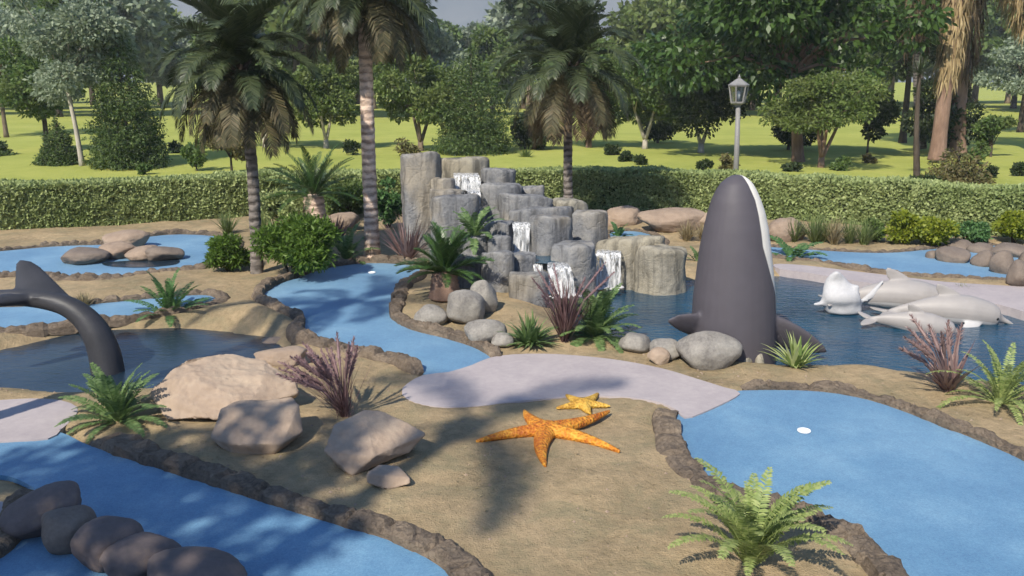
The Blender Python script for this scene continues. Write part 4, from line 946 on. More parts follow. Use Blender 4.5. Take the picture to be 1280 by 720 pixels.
tree('bushy_tree', 'dark bush on the shaded lawn behind the yellow green tree', 985, 188, 120, 70, 184, L['dark'], M['bark_dark'], 5000, 0.18, 38, 1, 0, 10, 0.08, cat='bush')
tree('bushy_tree', 'dark bush behind the leaning thatched palm', 1178, 192, 90, 90, 186, L['dark'], M['bark_dark'], 9000, 0.18, 39, 1, 0, 14, 0.08, cat='bush')
tree('bushy_tree', 'dark rounded bush right of the leaning thatched palm', 1238, 196, 138, 44, 190, L['mid'], M['bark_dark'], 4000, 0.15, 40, 1, 0, 9, 0.06, cat='bush')
tree('cedar_tree', 'pale grey green cedar at the right edge', 1275, 165, 40, 120, 128, L['pale'], M['bark_dark'], 9000, 0.24, 41, 1, 0, 14, 0.2, flat=0.5, cat='cedar')
tree('broadleaf_tree', 'dark tree crown between the broad leaved tree and the thatched palms', 1128, 178, -60, 120, 120, L['dark'], M['bark_dark'], 11000, 0.22, 42, 1, 0, 16, 0.2)
conifer('conifer_tree', 'low tiered conifer shrub at the foot of the thatched palms', 1195, 226, 178, 80, 222, L['russet'], M['bark_dark'], 5000, 0.13, 43, 6, cat='conifer shrub')

# far tree line: individuals sharing a few meshes
FK = [('silver', L['pale'], 'pale silvery tree in the far tree line'), ('green', L['mid'], 'mid green tree in the far tree line'), ('dark', L['dark'], 'dark tree in the far tree line'), ('olive', L['olive'], 'olive tree in the far tree line')]
protos = []
for j, (nm, lm, lb) in enumerate(FK):
    for s in range(2):
        t = thing('forest_tree', lb + (', tall and broad' if s == 0 else ', rounder and lower'), 'tree', (0, 0, 0), 0, 'trees of the far tree line')
        cl = ell_clumps(8.5 if s == 0 else 8.0, 11.5 if s == 0 else 9.0, 8.0 if s == 0 else 6.2, 18, 300 + j * 7 + s, 0.36)
        limbs(4.0, 0.28, cl, 320 + j + s).build('trunk', M['bark_dark'] if nm != 'silver' else M['bark'], t)
        obj('crown', crown_mesh('crown', cl, 6500, 0.55, lm, 340 + j * 3 + s, 0.2, 0.3, 0.5), t)
        protos.append(t)
rnd = random.Random(77); used = [0] * len(protos); far = []
for row, (Y, n) in enumerate(((92, 20), (112, 24), (135, 26))):
    for i in range(n):
        px = -140 + 1560 * (i + 0.5 + rnd.uniform(-.3, .3)) / n
        if row == 0 and (-60 < px < 60 or 190 < px < 275 or 1095 < px < 1290): continue
        far.append((px, Y + rnd.uniform(-6, 6), row))
for px, Y, row in far:
    gap = any(a < px < b for a, b in ((170, 295), (520, 655), (715, 810)))
    k = rnd.choice([0, 1, 1, 0, 2, 3, 4, 5, 6, 7]) if row else rnd.choice([2, 3, 4, 5, 6, 7, 1])
    if gap: k = rnd.choice([1, 1, 3])
    hgt = {0: 13.6, 1: 10.6}[k % 2]
    want = (rnd.uniform(8.0, 9.6) + (Y - 92) * 0.07) if gap else rnd.uniform(13.5, 17.5) + (Y - 92) * 0.06
    sc = want / hgt; p = atY(px, 130, Y)
    t = protos[k] if not used[k] else copy_tree(protos[k]); used[k] += 1
    t.location = (p.x, Y, 0.05); t.rotation_euler = (0, 0, rnd.uniform(0, 6.28)); t.scale = (sc * 1.0, sc * 1.0, sc)
for k, t in enumerate(protos):
    if not used[k]:
        for c in list(t.children): bpy.data.objects.remove(c)
        bpy.data.objects.remove(t)

# ------------------------------------------------------------------ hedge
def hedge(label, pts, h, width, n, seed):
    rng = np.random.default_rng(seed); P = np.array([(p.x, p.y) for p in pts]); seg = np.linalg.norm(np.diff(P, axis=0), axis=1); S = np.concatenate([[0], np.cumsum(seg)]); Ltot = S[-1]
    def pos(s): return np.stack([np.interp(s, S, P[:, 0]), np.interp(s, S, P[:, 1])], -1)
    c = pts[len(pts) // 2]; t = thing('hedge', label, 'hedge', (c.x, c.y, 0), 0, 'clipped hedges')
    # woody core
    ns = int(Ltot / 0.3); V = []; F = []
    for i in range(ns + 1):
        s = Ltot * i / ns; a = pos(np.array([max(0, s - .1)]))[0]; b = pos(np.array([min(Ltot, s + .1)]))[0]; d = (b - a) / np.linalg.norm(b - a); nr = np.array([-d[1], d[0]]); q = pos(np.array([s]))[0]
        if nr[1] < 0: nr = -nr
        for o, z in ((0.06, 0.0), (0.06, h - 0.07), (width - 0.06, h - 0.07), (width - 0.06, 0.0)): V.append((*(q + nr * o - np.array([c.x, c.y])), z))
    for i in range(ns):
        for k in range(3): F.append((i * 4 + k, (i + 1) * 4 + k, (i + 1) * 4 + k + 1, i * 4 + k + 1))
    F.append((0, 1, 2, 3)); F.append(tuple(ns * 4 + k for k in (3, 2, 1, 0)))
    obj('branch_core', npmesh('branch_core', V, F, L['hedge_core']), t)
    s = rng.random(n) * Ltot; q = pos(s); q2 = pos(np.minimum(s + 0.1, Ltot)); q1 = pos(np.maximum(s - 0.1, 0)); d = unit(q2 - q1); nr = np.stack([-d[:, 1], d[:, 0]], 1); nr *= np.sign(nr[:, 1:2])
    side = rng.choice(3, n, p=[0.55, 0.33, 0.12]); o = np.zeros(n); z = np.zeros(n); N3 = np.zeros((n, 3))
    r1 = rng.random(n); depth = rng.random(n) ** 2 * 0.10 - 0.03
    o = np.where(side == 0, depth, np.where(side == 1, r1 * width, width - depth)); z = np.where(side == 1, h - depth, r1 * h)
    N3[:, 2] = side == 1
    N3[:, :2] = np.where((side == 0)[:, None], -nr, np.where((side == 2)[:, None], nr, 0))
    bump = 0.05 * vnoise(s * 1.1, z * 1.8, seed) + 0.03 * vnoise(s * 3.5, z * 3.5 + r1 * 2, seed + 2)
    Pw = np.concatenate([q + nr * o[:, None] - np.array([c.x, c.y]), z[:, None]], 1) + N3 * bump[:, None]
    A = unit(N3 * 0.6 + rng.normal(size=(n, 3)) * 0.75 + np.array([0, 0, 0.15])); Ls = 0.085 * (0.6 + 0.8 * rng.random(n))
    Sd = np.cross(A, N3 + rng.normal(size=(n, 3)) * 0.6)
    V, F = leaf_quads(Pw, A, Ls, Ls * 0.33, rng, Sd); obj('foliage', npmesh('foliage', V, F, L['hedge']), t)
cut = min(range(len(HEDGE)), key=lambda i: (HEDGE[i] - at(560, 265)).length)
hedge('long clipped hedge left of the waterfall, lit on its front face', HEDGE[:cut], 1.08, 0.95, 95000, 5)
hedge('long clipped hedge behind the orca and right of the waterfall', HEDGE[cut + 1:], 1.08, 0.95, 95000, 6)

# ------------------------------------------------------------------ palms
def frond_mesh(name, mat, length, th0, droop, nl=46, ll=0.42, lw=0.016, hang=0.35, start=0.12, fwd=0.75, seed=0, rachis=0.014, vee=0.35, power=1.4, taper=(0.35, 1.0)):
    """feather leaf growing along +X from the origin; th0/droop in radians give the arch"""
    rng = np.random.default_rng(seed); n = 40; s = np.linspace(0, 1, n); th = th0 - droop * s ** power; ds = length / (n - 1)
    X = np.concatenate([[0], np.cumsum(np.cos(th[:-1]) * ds)]); Z = np.concatenate([[0], np.cumsum(np.sin(th[:-1]) * ds)])
    mb = MB(); idx = list(range(0, n, 4)) + [n - 1]; mb.tube([(X[i], 0, Z[i]) for i in idx], [rachis * (1.0 - 0.85 * s[i]) for i in idx], 5)
    V = [np.array(mb.V)]; F = [tuple(f) for f in mb.F]; off = len(mb.V); Vl = []; 
    for side in (-1, 1):
        for k in range(nl):
            u = start + (1 - start) * (k + rng.random() * 0.6) / nl; x = np.interp(u, s, X); z = np.interp(u, s, Z); t = np.interp(u, s, th)
            T = np.array([math.cos(t), 0, math.sin(t)]); Nn = np.array([-math.sin(t), 0, math.cos(t)])
            prof = math.sin(PI * min(1.0, (u - start) / (1 - start) * 0.88 + 0.10)) ** 0.55
            l = ll * prof * (0.88 + 0.24 * rng.random())
            f = fwd * (0.6 + 0.7 * u); D = T * f + np.array([0, side, 0]) + Nn * vee * (1 if hang < 0.6 else 0.3) + rng.normal(size=3) * 0.07; D /= np.linalg.norm(D)
            p0 = np.array([x, 0, z]); p1 = p0 + D * l * 0.5; D2 = D + np.array([0, 0, -hang * (1 + 0.4 * rng.random())]); D2 /= np.linalg.norm(D2); p2 = p1 + D2 * l * 0.5
            w = T * lw * (0.8 + 0.4 * rng.random())
            Vl += [p0 - w * 0.5, p0 + w * 0.5, p1 + w, p1 - w, p2]; b = off + len(Vl) - 5
            F += [(b, b + 1, b + 2, b + 3), (b + 3, b + 2, b + 4)]
    return npmesh(name, np.concatenate(V + [np.array(Vl)]), F, mat)
def palm(name, label, trunk_px, Y, r_px, tmat, flen, nfr, seed, kinds, boots=True):
    """trunk_px: picture points from foot to head at forward distance Y"""
    base = atY(*trunk_px[0], Y); t = thing(name, label, 'palm tree', (base.x, Y, max(0.0, gz(base.x, Y)) - 0.02), 0, 'feather leaved palms'); B = Vector(t.location)
    pts = catmull([atY(x, y, Y) - B for x, y in trunk_px], False, 0.045); n = len(pts); rad = []
    u = mpp(Y)
    for i in range(n):
        f = i / (n - 1); r = np.interp(f, [0, 0.06, 0.2, 0.9, 1.0], [1.5, 1.15, 1.0, 0.9, 1.0]) * r_px * u; rad.append(r * (1.0 + 0.03 * ((i % 3) - 1)))
    mb = MB(); mb.tube(pts, rad, 18)
    V = mb.V
    for q in range(len(V)):
        v = Vector(V[q]); d = 0.012 * noise.noise(v * 9); c = pts[min(n - 1, q // 18)]; V[q] = tuple(v + (v - c) * d * 8)
    mb.build('trunk', tmat, t)
    top = pts[-1]; rnd = random.Random(seed)
    if boots:
        mb = MB()
        for k in range(40):
            a = k * 2.4; z = -0.45 * (k / 40); rr = r_px * u
            p = top + Vector((math.cos(a) * rr * 0.9, math.sin(a) * rr * 0.9, z)); mb.tube([p, p + Vector((math.cos(a) * 0.07, math.sin(a) * 0.07, 0.10)), p + Vector((math.cos(a) * 0.16, math.sin(a) * 0.16, 0.15))], [(0.05, 0.02), (0.04, 0.018), (0.025, 0.012)], 6)
        mb.build('leaf_bases', M['bark_dark'], t)
    meshes = {}
    for k in range(nfr):
        f = k / (nfr - 1); key = min(len(kinds) - 1, int(f * len(kinds))); v = k % 2
        if (key, v) not in meshes:
            mt, a0, dr, hg, lf = kinds[key]
            meshes[(key, v)] = frond_mesh('frond', mt, flen * lf, math.radians(a0 + 6 * v), math.radians(dr + 8 * v), 60, 0.42 * flen / 1.7, 0.017, hg, 0.14, 0.8, seed + key * 5 + v, 0.016)
        a = k * 2.39996 + rnd.uniform(-.15, .15)
        o = obj('frond', meshes[(key, v)], t, top + Vector((math.cos(a), math.sin(a), 0)) * (r_px * u * 0.6) + Vector((0, 0, -0.16 * f)), (rnd.uniform(-.12, .12), rnd.uniform(-.12, .12), a))
        s = rnd.uniform(0.88, 1.12); o.scale = (s, s, s)
    return t
KF = [(L['palm'], 82, 70, 0.15, 0.9), (L['palm'], 58, 95, 0.25, 1.0), (L['palm'], 34, 105, 0.4, 1.05), (L['palm'], 8, 88, 0.6, 1.0), (L['palm_old'], -18, 68, 0.8, 1.0), (L['palm_old'], -42, 46, 0.9, 0.95)]
palm('palm_tree', 'shaded grey trunked palm with drooping dark crown on the left', [(322, 352), (320, 300), (316, 220), (309, 150), (300, 84)], 16.3, 7.2, M['palm_grey'], 1.58, 74, 3, KF)
palm('palm_tree', 'tall palm with warm ringed trunk left of the waterfall', [(466, 326), (464, 280), (461, 200), (458, 110), (455, -14)], 18.0, 8.6, M['palm_warm'], 1.7, 66, 8, KF[:4] + [KF[4], (L['palm_old'], -45, 42, 0.9, 0.9)])
palm('palm_tree', 'palm with thin dark trunk and hanging fronds behind the waterfall', [(711, 268), (710, 230), (710, 160), (711, 84)], 21.5, 5.6, M['palm_grey'], 1.95, 66, 12, KF[:5] + [(L['palm_dead'], -40, 48, 0.9, 0.95)])

# fan palms with thatch of dead leaves on the right lawn
def strips(n, p_of, length, w, mat, seed, name):
    rng = np.random.default_rng(seed); V = []; F = []
    for i in range(n):
        p, out = p_of(rng); l = length * (0.5 + rng.random()); sd = np.cross(out, [0, 0, 1.0]) + rng.normal(size=3) * 0.3; sd /= np.linalg.norm(sd); ww = w * (0.5 + rng.random())
        q1 = p + out * l * 0.12 + np.array([0, 0, -l * 0.5]) + rng.normal(size=3) * 0.04; q2 = q1 + out * l * rng.uniform(-0.08, 0.12) + np.array([0, 0, -l * 0.5]) + rng.normal(size=3) * 0.06
        b = len(V); V += [p - sd * ww * .5, p + sd * ww * .5, q1 + sd * ww * .5, q1 - sd * ww * .5, q2]; F += [(b, b + 1, b + 2, b + 3), (b + 3, b + 2, b + 4)]
    return npmesh(name, np.array(V), F, mat)
def fan_mesh(name, mat, r, seed):
    rng = np.random.default_rng(seed); V = []; F = []; mb = MB(); mb.tube([(0, 0, 0), (r * 0.5, 0, r * 0.05), (r * 0.9, 0, 0.0)], [0.03, 0.022, 0.015], 5); V = [np.array(v) for v in mb.V]; F = list(mb.F)
    for k in range(26):
        a = -1.9 + 3.8 * k / 25; d = np.array([math.cos(a), math.sin(a), rng.normal() * 0.05]); p = np.array([r * 0.9, 0, 0.0]); l = r * (0.75 + 0.2 * math.cos(a)); s = np.array([-d[1], d[0], 0]) * 0.035
        m = p + d * l * 0.6; e = p + d * l + np.array([0, 0, -0.3 * l]); b = len(V); V += [p, m + s, e, m - s]; F.append((b, b + 1, b + 2, b + 3))
    return npmesh(name, np.array(V), F, mat)
def fan_palm(label, trunk_px, Y, r_px, z_skirt, skirt_r, skirt_mat, seed, tmat, top_z, nskirt=700, nfan=18):
    base = atY(*trunk_px[0], Y); t = thing('fan_palm', label, 'palm tree', (base.x, Y, 0.08), 0, 'thatched fan palms'); B = Vector(t.location)
    P = [atY(x, y, Y) - B for x, y in trunk_px]; d = (P[-1] - P[-2]).normalized(); P.append(P[-1] + d * (top_z - P[-1].z))
    pts = catmull(P, False, 0.15); n = len(pts); u = mpp(Y); mb = MB()
    mb.tube(pts, [r_px * u * np.interp(i / (n - 1), [0, .12, .4, 1], [1.35, 1.05, .95, .85]) for i in range(n)], 14); mb.build('trunk', tmat, t)
    top = pts[-1]; zs = np.array([p.z for p in pts]); xs_ = np.array([p.x for p in pts])
    zb = atY(trunk_px[0][0], z_skirt, Y).z - 0.08
    def p_of(rng):
        z = zb + 0.35 + (top.z - zb) * rng.random() ** 0.8; a = rng.random() * 2 * PI; f = (z - zb) / (top.z - zb); r = (r_px * u * 1.0 + skirt_r * f ** 0.7 * (0.5 + 0.5 * rng.random()))
        out = np.array([math.cos(a), math.sin(a), 0]); return np.array([np.interp(z, zs, xs_), 0, z]) + out * r, out
    obj('dead_leaf_skirt', strips(nskirt, p_of, 0.85, 0.06, skirt_mat, seed, 'dead_leaf_skirt'), t)
    fm = fan_mesh('fan_leaf', L['palm'], 1.3, seed); rnd = random.Random(seed)
    for k in range(nfan):
        a = k * 2.4; obj('fan_leaf', fm, t, top, (rnd.uniform(-.3, .3), math.radians(-55 + 75 * k / nfan), a))
fan_palm('thick leaning fan palm with tan thatch high on its trunk', [(1171, 200), (1178, 140), (1186, 80), (1196, 0)], 39, 8.2, 108, 0.30, L['thatch'], 3, M['bark_red'], 9.5, 900)
fan_palm('fan palm with darker trunk behind the leaning fan palm', [(1197, 192), (1200, 120), (1208, 0)], 43, 8.0, 105, 0.9, L['thatch_shaded'], 4, M['bark_red'], 9.5, 900)
fan_palm('fan palm at the right edge with wide tan thatch above', [(1296, 186), (1294, 100), (1288, 0)], 45, 6.5, 42, 2.0, L['thatch'], 5, M['palm_grey'], 10, 1500)
fan_palm('fan palm with dark shaded thatch left of the leaning one', [(1150, 186), (1148, 100), (1145, 0)], 45, 6.0, 66, 1.1, L['thatch_shaded'], 6, M['palm_grey'], 10, 1300)

# ------------------------------------------------------------------ low plants
def place(px, py, Y=None):
    p = on(px, py) if Y is None else atY(px, py, Y)
    p.z = max(p.z, WATER_Z + 0.01); return p
def fern(label, px, py, n, flen, mat, seed, name='fern', cat='fern', group='ferns', a_range=(80, 12), droop=75, nl=34, ll=0.10, lw=0.012, hang=0.25, fwd=0.35, vee=0.1, rach=0.006, scale_r=(0.75, 1.1), start=0.08, part='frond', Y=None):
    p = place(px, py, Y); t = thing(name, label, cat, (p.x, p.y, p.z - 0.01), 0, group); rnd = random.Random(seed); ms = {}
    for k in range(n):
        f = k / max(1, n - 1); key = int(f * 3.99)
        if key not in ms: ms[key] = frond_mesh(part, mat, flen, math.radians(a_range[0] + (a_range[1] - a_range[0]) * (key / 3)), math.radians(droop * (0.75 + 0.2 * key / 3)), nl, ll, lw, hang, start, fwd, seed + key, rach, vee, 1.6)
        a = k * 2.39996 + rnd.uniform(-.2, .2); s = rnd.uniform(*scale_r)
        o = obj(part, ms[key], t, (math.cos(a) * 0.02, math.sin(a) * 0.02, 0), (rnd.uniform(-.15, .15), rnd.uniform(-.12, .12), a), (s, s, s))
    return t
fern('large light green fern beside the right green, nearest the camera', 938, 708, 32, 0.88, L['fern_light'], 3, nl=44, ll=0.085, lw=0.0105, a_range=(88, 56), droop=88)
fern('leafy green fern between the left pond and the front green', 148, 526, 34, 0.66, L['fern'], 5, nl=38, ll=0.075, lw=0.0105, a_range=(86, 24), droop=62)
fern('feathery green fern behind the left pond on the narrow strip', 214, 402, 30, 0.80, L['fern_dark'], 7, nl=34, ll=0.09, lw=0.013, a_range=(86, 26), droop=62)
fern('green fern at the right edge beside the mauve grass', 1250, 504, 30, 0.84, L['fern_light'], 9, nl=36, ll=0.075, lw=0.011, a_range=(84, 24), droop=85)
fern('pale fern left of the tall warm palm trunk', 434, 326, 20, 0.85, L['fern'], 11, nl=28, ll=0.10, lw=0.018, a_range=(84, 25))
fern('pale blue green fern growing on the rock columns', 592, 296, 18, 0.72, L['fern'], 13, nl=26, ll=0.11, lw=0.018, Y=15.5)
fern('dense green fern right of the purple grass below the waterfall', 744, 420, 46, 0.80, L['fern'], 15, nl=34, ll=0.10, lw=0.014, a_range=(86, 18), droop=70)
fern('small green fern at the hedge behind the waterfall', 690, 258, 12, 0.7, L['fern_dark'], 17, nl=22, ll=0.12, lw=0.022)
fern('arching green plant on the pond bank right of the orca', 990, 346, 16, 0.75, L['fern_dark'], 19, nl=20, ll=0.15, lw=0.024, cat='plant', name='arching_plant', a_range=(60, 15), droop=90)
fern('small fern among the pink rocks behind the right waterfall', 772, 298, 10, 0.45, L['fern_dark'], 21, nl=20, ll=0.10, lw=0.02)
fern('young green plant left of the orca behind the right waterfall', 872, 345, 10, 0.5, L['fern'], 23, nl=18, ll=0.10, lw=0.02)
def cycad(label, px, py, hh, r, flen, n, mat, seed, tm):
    t = fern(label, px, py, n, flen, mat, seed, 'cycad', 'cycad', 'cycads', (76, 12), 48, 40, 0.17, 0.012, 0.1, 0.9, 0.5, 0.012)
    for c in t.children: c.location.z += hh
    V = MB(); pr = [(r * 0.9, 0)]
    for i in range(14): f = i / 13; pr += [(r * (1.05 - 0.25 * f) * (1.06 if i % 2 else 0.94), hh * f)]
    V.lathe(pr + [(r * 0.3, hh * 1.08)], 18); V.build('trunk', tm, t); return t
cycad('cycad with stout tan trunk in front of the hedge, left of the tall palm', 394, 284, 0.78, 0.30, 1.35, 44, L['cycad'], 31, M['palm_warm'])
cycad('dark cycad with short scaly trunk left of the rock columns', 556, 372, 0.42, 0.25, 0.82, 40, L['cycad'], 33, M['bark_red'])

def blades_mesh(name, mat, n, length, w, spread, droop, seed, lean=(0, 0), fold=True):
    rng = np.random.default_rng(seed); V = []; F = []
    for i in range(n):
        a = rng.random() * 2 * PI; el = PI / 2 - spread * rng.random() ** 0.7; l = length * (0.55 + 0.5 * rng.random()); d = np.array([math.cos(a) * math.cos(el) + lean[0], math.sin(a) * math.cos(el) + lean[1], math.sin(el)]); d /= np.linalg.norm(d)
        s = np.cross(d, [0, 0, 1.0]); s = s / (np.linalg.norm(s) + 1e-6); p = np.array([rng.normal() * 0.03, rng.normal() * 0.03, 0]); k = 5; b = len(V)
        for q in range(k + 1):
            u = q / k; ww = w * (0.55 + 0.9 * u if u < 0.4 else (1 - u) * 1.5 + 0.02) ; V += [p - s * ww * .5, p + s * ww * .5]
            d = d + np.array([0, 0, -droop * u * 0.6]); d /= np.linalg.norm(d); p = p + d * l / k
        for q in range(k): F.append((b + 2 * q, b + 2 * q + 1, b + 2 * q + 3, b + 2 * q + 2))
    return npmesh(name, np.array(V), F, mat)
def tuft(name, label, px, py, mat, n, length, w, spread, droop, seed, cat, group=None, lean=(0, 0), plumes=0, plume_mat=None, pl=0.5):
    p = place(px, py); t = thing(name, label, cat, (p.x, p.y, p.z - 0.01), 0, group)
    obj('blades', blades_mesh('blades', mat, n, length, w, spread, droop, seed, lean), t)
    rng = np.random.default_rng(seed + 1); rnd = random.Random(seed)
    for k in range(plumes):
        a = rnd.uniform(0, 6.28); sp = rnd.uniform(0.1, 0.55); d = Vector((math.cos(a) * sp + lean[0] * 1.2, math.sin(a) * sp + lean[1], 1)).normalized(); l = length * rnd.uniform(0.95, 1.3)
        mid = d * l * 0.55; e = mid + (d + Vector((lean[0] * .5 + math.cos(a) * 0.25, math.sin(a) * .2, -0.25))).normalized() * l * 0.5
        mb = MB(); mb.tube([(0, 0, 0), mid, mid.lerp(e, 0.25), mid.lerp(e, 0.6), e], [0.004, 0.005, 0.017 * pl / 0.6, 0.015 * pl / 0.6, 0.003], 6); V = [np.array(v) for v in mb.V]; F = list(mb.F); dd = np.array((e - mid).normalized())
        for q in range(110):
            u = rng.random(); c = np.array(mid) * (1 - u) + np.array(e) * u; o = unit(rng.normal(size=(1, 3)))[0] * 0.75 + dd; o /= np.linalg.norm(o); L_ = pl * 0.085 * (0.5 + math.sin(PI * u)) ; s = np.cross(o, rng.normal(size=3)); s = s / np.linalg.norm(s) * 0.007
            b = len(V); V += [c - s, c + s, c + o * L_]; F.append((b, b + 1, b + 2))
        obj('plume', npmesh('plume', np.array(V), F, plume_mat), t)
    return t
tuft('fountain_grass', 'feathery purple fountain grass beside the largest pink boulder', 432, 520, L['purple'], 170, 0.72, 0.010, 0.75, 0.35, 3, 'ornamental grass', 'purple ornamental grasses', (-0.30, 0), 26, L['plume'], 0.6)
tuft('fountain_grass', 'purple fountain grass below the waterfall falls', 706, 426, L['purple'], 150, 0.95, 0.028, 0.6, 0.22, 5, 'ornamental grass', 'purple ornamental grasses', (0, 0), 10, L['plume'], 0.5)
tuft('fountain_grass', 'mauve grass with pale plumes at the pond edge below the dolphins', 1186, 488, L['mauve'], 75, 0.74, 0.050, 0.85, 0.18, 7, 'ornamental grass', 'purple ornamental grasses', (-0.30, 0), 10, L['mauve'], 0.8)
tuft('cordyline', 'pinkish spiky cordyline between the tall palm and the rock columns', 510, 326, L['mauve'], 95, 1.05, 0.055, 1.0, 0.18, 9, 'cordyline')
tuft('cordyline', 'dark reddish cordyline behind the pale fern by the tall palm', 420, 306, L['purple'], 70, 0.75, 0.055, 1.0, 0.25, 10, 'cordyline')
tuft('leafy_plant', 'small plant with cream edged leaves on the pond bank right of the orca', 995, 459, L['cream'], 60, 0.50, 0.062, 1.1, 0.4, 11, 'plant')
tuft('leafy_plant', 'low broad leaved green plant between the grey boulders and purple grass', 662, 430, L['fern'], 170, 0.52, 0.06, 1.3, 0.45, 13, 'plant')
tuft('leafy_plant', 'small yellowish tuft on the pale shore above the dolphins', 1204, 367, L['grass'], 60, 0.24, 0.018, 1.1, 0.3, 15, 'plant')
tuft('agave_plant', 'spiky pale green agave on the lawn behind the waterfall', 657, 199, L['grass'], 50, 0.75, 0.09, 1.2, 0.15, 17, 'agave')
tuft('yucca', 'slender yucca like palm head left of the leaning fan palm', 1146, 226, L['palm'], 10, 0.3, 0.03, 1.2, 0.2, 18, 'yucca')
def bush(name, label, px, py, w_px, h_px, mat, n, leaf, seed, cat='shrub', group=None, clumps=9, aspect=0.3, stem=M['bark_dark'], depth=0.8, lawn=False):
    p = place(px, py) if not lawn else at(px, py, 0.08); u = mpp(p.y); w, h = w_px * u, h_px * u; t = thing(name, label, cat, (p.x, p.y, p.z - 0.02), 0, group)
    cl = ell_clumps(w, h * 0.85, h * 0.52, clumps, seed, 0.42); cl = [((c[0], c[1] * depth, c[2]), r) for c, r in cl]
    mb = MB()
    for c, r in cl: mb.tube([(c[0] * 0.1, c[1] * 0.1, -0.05), (c[0] * 0.5, c[1] * 0.5, c[2] * 0.6), c], [0.018, 0.012, 0.005], 5)
    mb.build('stem', stem, t); obj('foliage', crown_mesh('foliage', cl, n, leaf, mat, seed + 3, 0.0, aspect, 0.3), t); return t
bush('shrub', 'dense bright green shrub beside the shaded grey palm trunk', 366, 346, 104, 90, L['bright'], 13000, 0.11, 3, aspect=0.14, clumps=14)
bush('shrub', 'small green shrub left of the shaded grey palm trunk', 288, 339, 58, 50, L['bright'], 5000, 0.10, 4, aspect=0.14)
bush('shrub', 'pale green loose shrub against the hedge right of the shaded palm', 345, 288, 56, 55, L['hedge'], 2600, 0.09, 5)
bush('shrub', 'dark green rounded shrub against the hedge behind the tall palm', 432, 272, 66, 52, L['mid'], 4000, 0.08, 6)
bush('shrub', 'green shrub at the hedge right of the tall palm', 485, 285, 46, 66, L['fern_dark'], 3000, 0.09, 7)
G = 'bushes in front of the right hedge'
bush('shrub', 'yellow green bush, left one of the two in front of the right hedge', 1126, 304, 46, 44, L['yellow'], 3600, 0.08, 8, group=G)
bush('shrub', 'brightest yellow bush in front of the right hedge', 1167, 306, 58, 42, L['yellow'], 4800, 0.08, 9, group=G)
bush('shrub', 'yellow green bush at the right edge above the brown boulders', 1268, 303, 56, 48, L['yellow'], 4500, 0.08, 10, group=G)
bush('shrub', 'dark green bush between the yellow bushes', 1212, 304, 50, 34, L['fern_dark'], 3000, 0.08, 12, group=G)
bush('shrub', 'small green bush left of the yellow bushes', 1094, 302, 30, 36, L['mid'], 2000, 0.08, 13, group=G)
G = 'grass tufts below the right hedge'
for j, (px, py, mt, ln, lb) in enumerate([(992, 302, 'grass', .5, 'pale grass tuft beside the beige rock right of the orca'), (1018, 303, 'grass', .62, 'tallest pale grass tuft below the right hedge'), (1042, 305, 'straw', .5, 'straw coloured grass tuft below the right hedge'), (1062, 304, 'grass', .55, 'green grass tuft right of the straw coloured one'),
                                          (1080, 305, 'grass', .45, 'short grass tuft left of the small green bush'), (858, 300, 'straw', .4, 'dry grass fringe on the long ridged pink rock'), (880, 302, 'straw', .4, 'dry grass tuft left of the orca below the hedge'), (105, 386, 'straw', .25, 'dry straw tuft on the strip border behind the whale tail'), (1030, 302, 'grass', .5, 'grass tuft between the tallest and the straw coloured tufts'), (285, 292, 'grass', .5, 'pale grass tuft at the right end of the far left green'), (330, 300, 'grass', .6, 'tall pale grass tuft behind the bright green shrub')]):
    tuft('grass_tuft', lb, px, py, L[mt], 150, ln * 1.35, 0.02, 0.9, 0.25, 40 + j, 'grass tuft', G)
G = 'small shrubs on the lawn'
for j, (px, py, w, h, mt, lb) in enumerate([(220, 193, 22, 16, 'dark', 'tiny dark shrub right of the tallest conifer'), (180, 217, 18, 12, 'mid', 'tiny green shrub before the tallest conifer, near the hedge'), (442, 196, 26, 22, 'dark', 'dark shrub on the lawn just left of the tall warm palm'), (505, 198, 40, 26, 'russet', 'russet shrub on the lawn right of the tall warm palm'),
    (763, 196, 22, 18, 'dark', 'dark shrub, leftmost of the row right of the centre palm'), (782, 204, 16, 16, 'dark', 'dark shrub, second of the row right of the centre palm'), (800, 208, 18, 14, 'dark', 'dark shrub, lowest of the row right of the centre palm'), (880, 216, 16, 20, 'dark', 'dark shrub at the hedge left of the lamp post'), (906, 220, 24, 30, 'russet', 'russet shrub at the foot of the lamp post'),
    (988, 216, 24, 12, 'dark', 'low dark shrub at the thick trunk foot'), (1047, 214, 26, 20, 'mid', 'green shrub right of the forked pale trunk'), (1086, 204, 18, 12, 'russet', 'low russet shrub on the sunlit grass right of the forked trunk'), (1237, 222, 16, 14, 'dark', 'small dark shrub right of the tiered conifer shrub'), (1275, 220, 22, 16, 'dark', 'small dark shrub at the right edge of the lawn'),
    (1150, 236, 34, 24, 'dark', 'dark shrub at the foot of the slender yucca'), (1222, 206, 26, 40, 'mid', 'loose green shrub behind the tiered conifer shrub')]):
    bush('lawn_shrub', lb, px, py, w, h, L[mt], 900, 0.12, 60 + j, 'shrub', G, 7, lawn=True)
# yucca-like slender tree (trunk + head) uses the tuft above as its foot; give it a stem and head
yt = next(o for o in COL.objects if o.name.startswith('yucca'))
yp = Vector(yt.location); hd = atY(1149, 92, yp.y) - yp
mb = MB(); mb.tube(catmull([(0, 0, 0), hd * 0.5 + Vector((-0.05, 0, 0)), hd], False, 0.2), list(np.linspace(0.13, 0.06, len(catmull([(0, 0, 0), hd * 0.5 + Vector((-0.05, 0, 0)), hd], False, 0.2)))), 9); mb.build('trunk', M['bark_dark'], yt)
obj('leaf_head', blades_mesh('leaf_head', L['palm'], 70, 0.85, 0.05, 1.9, 0.25, 71), yt, hd)

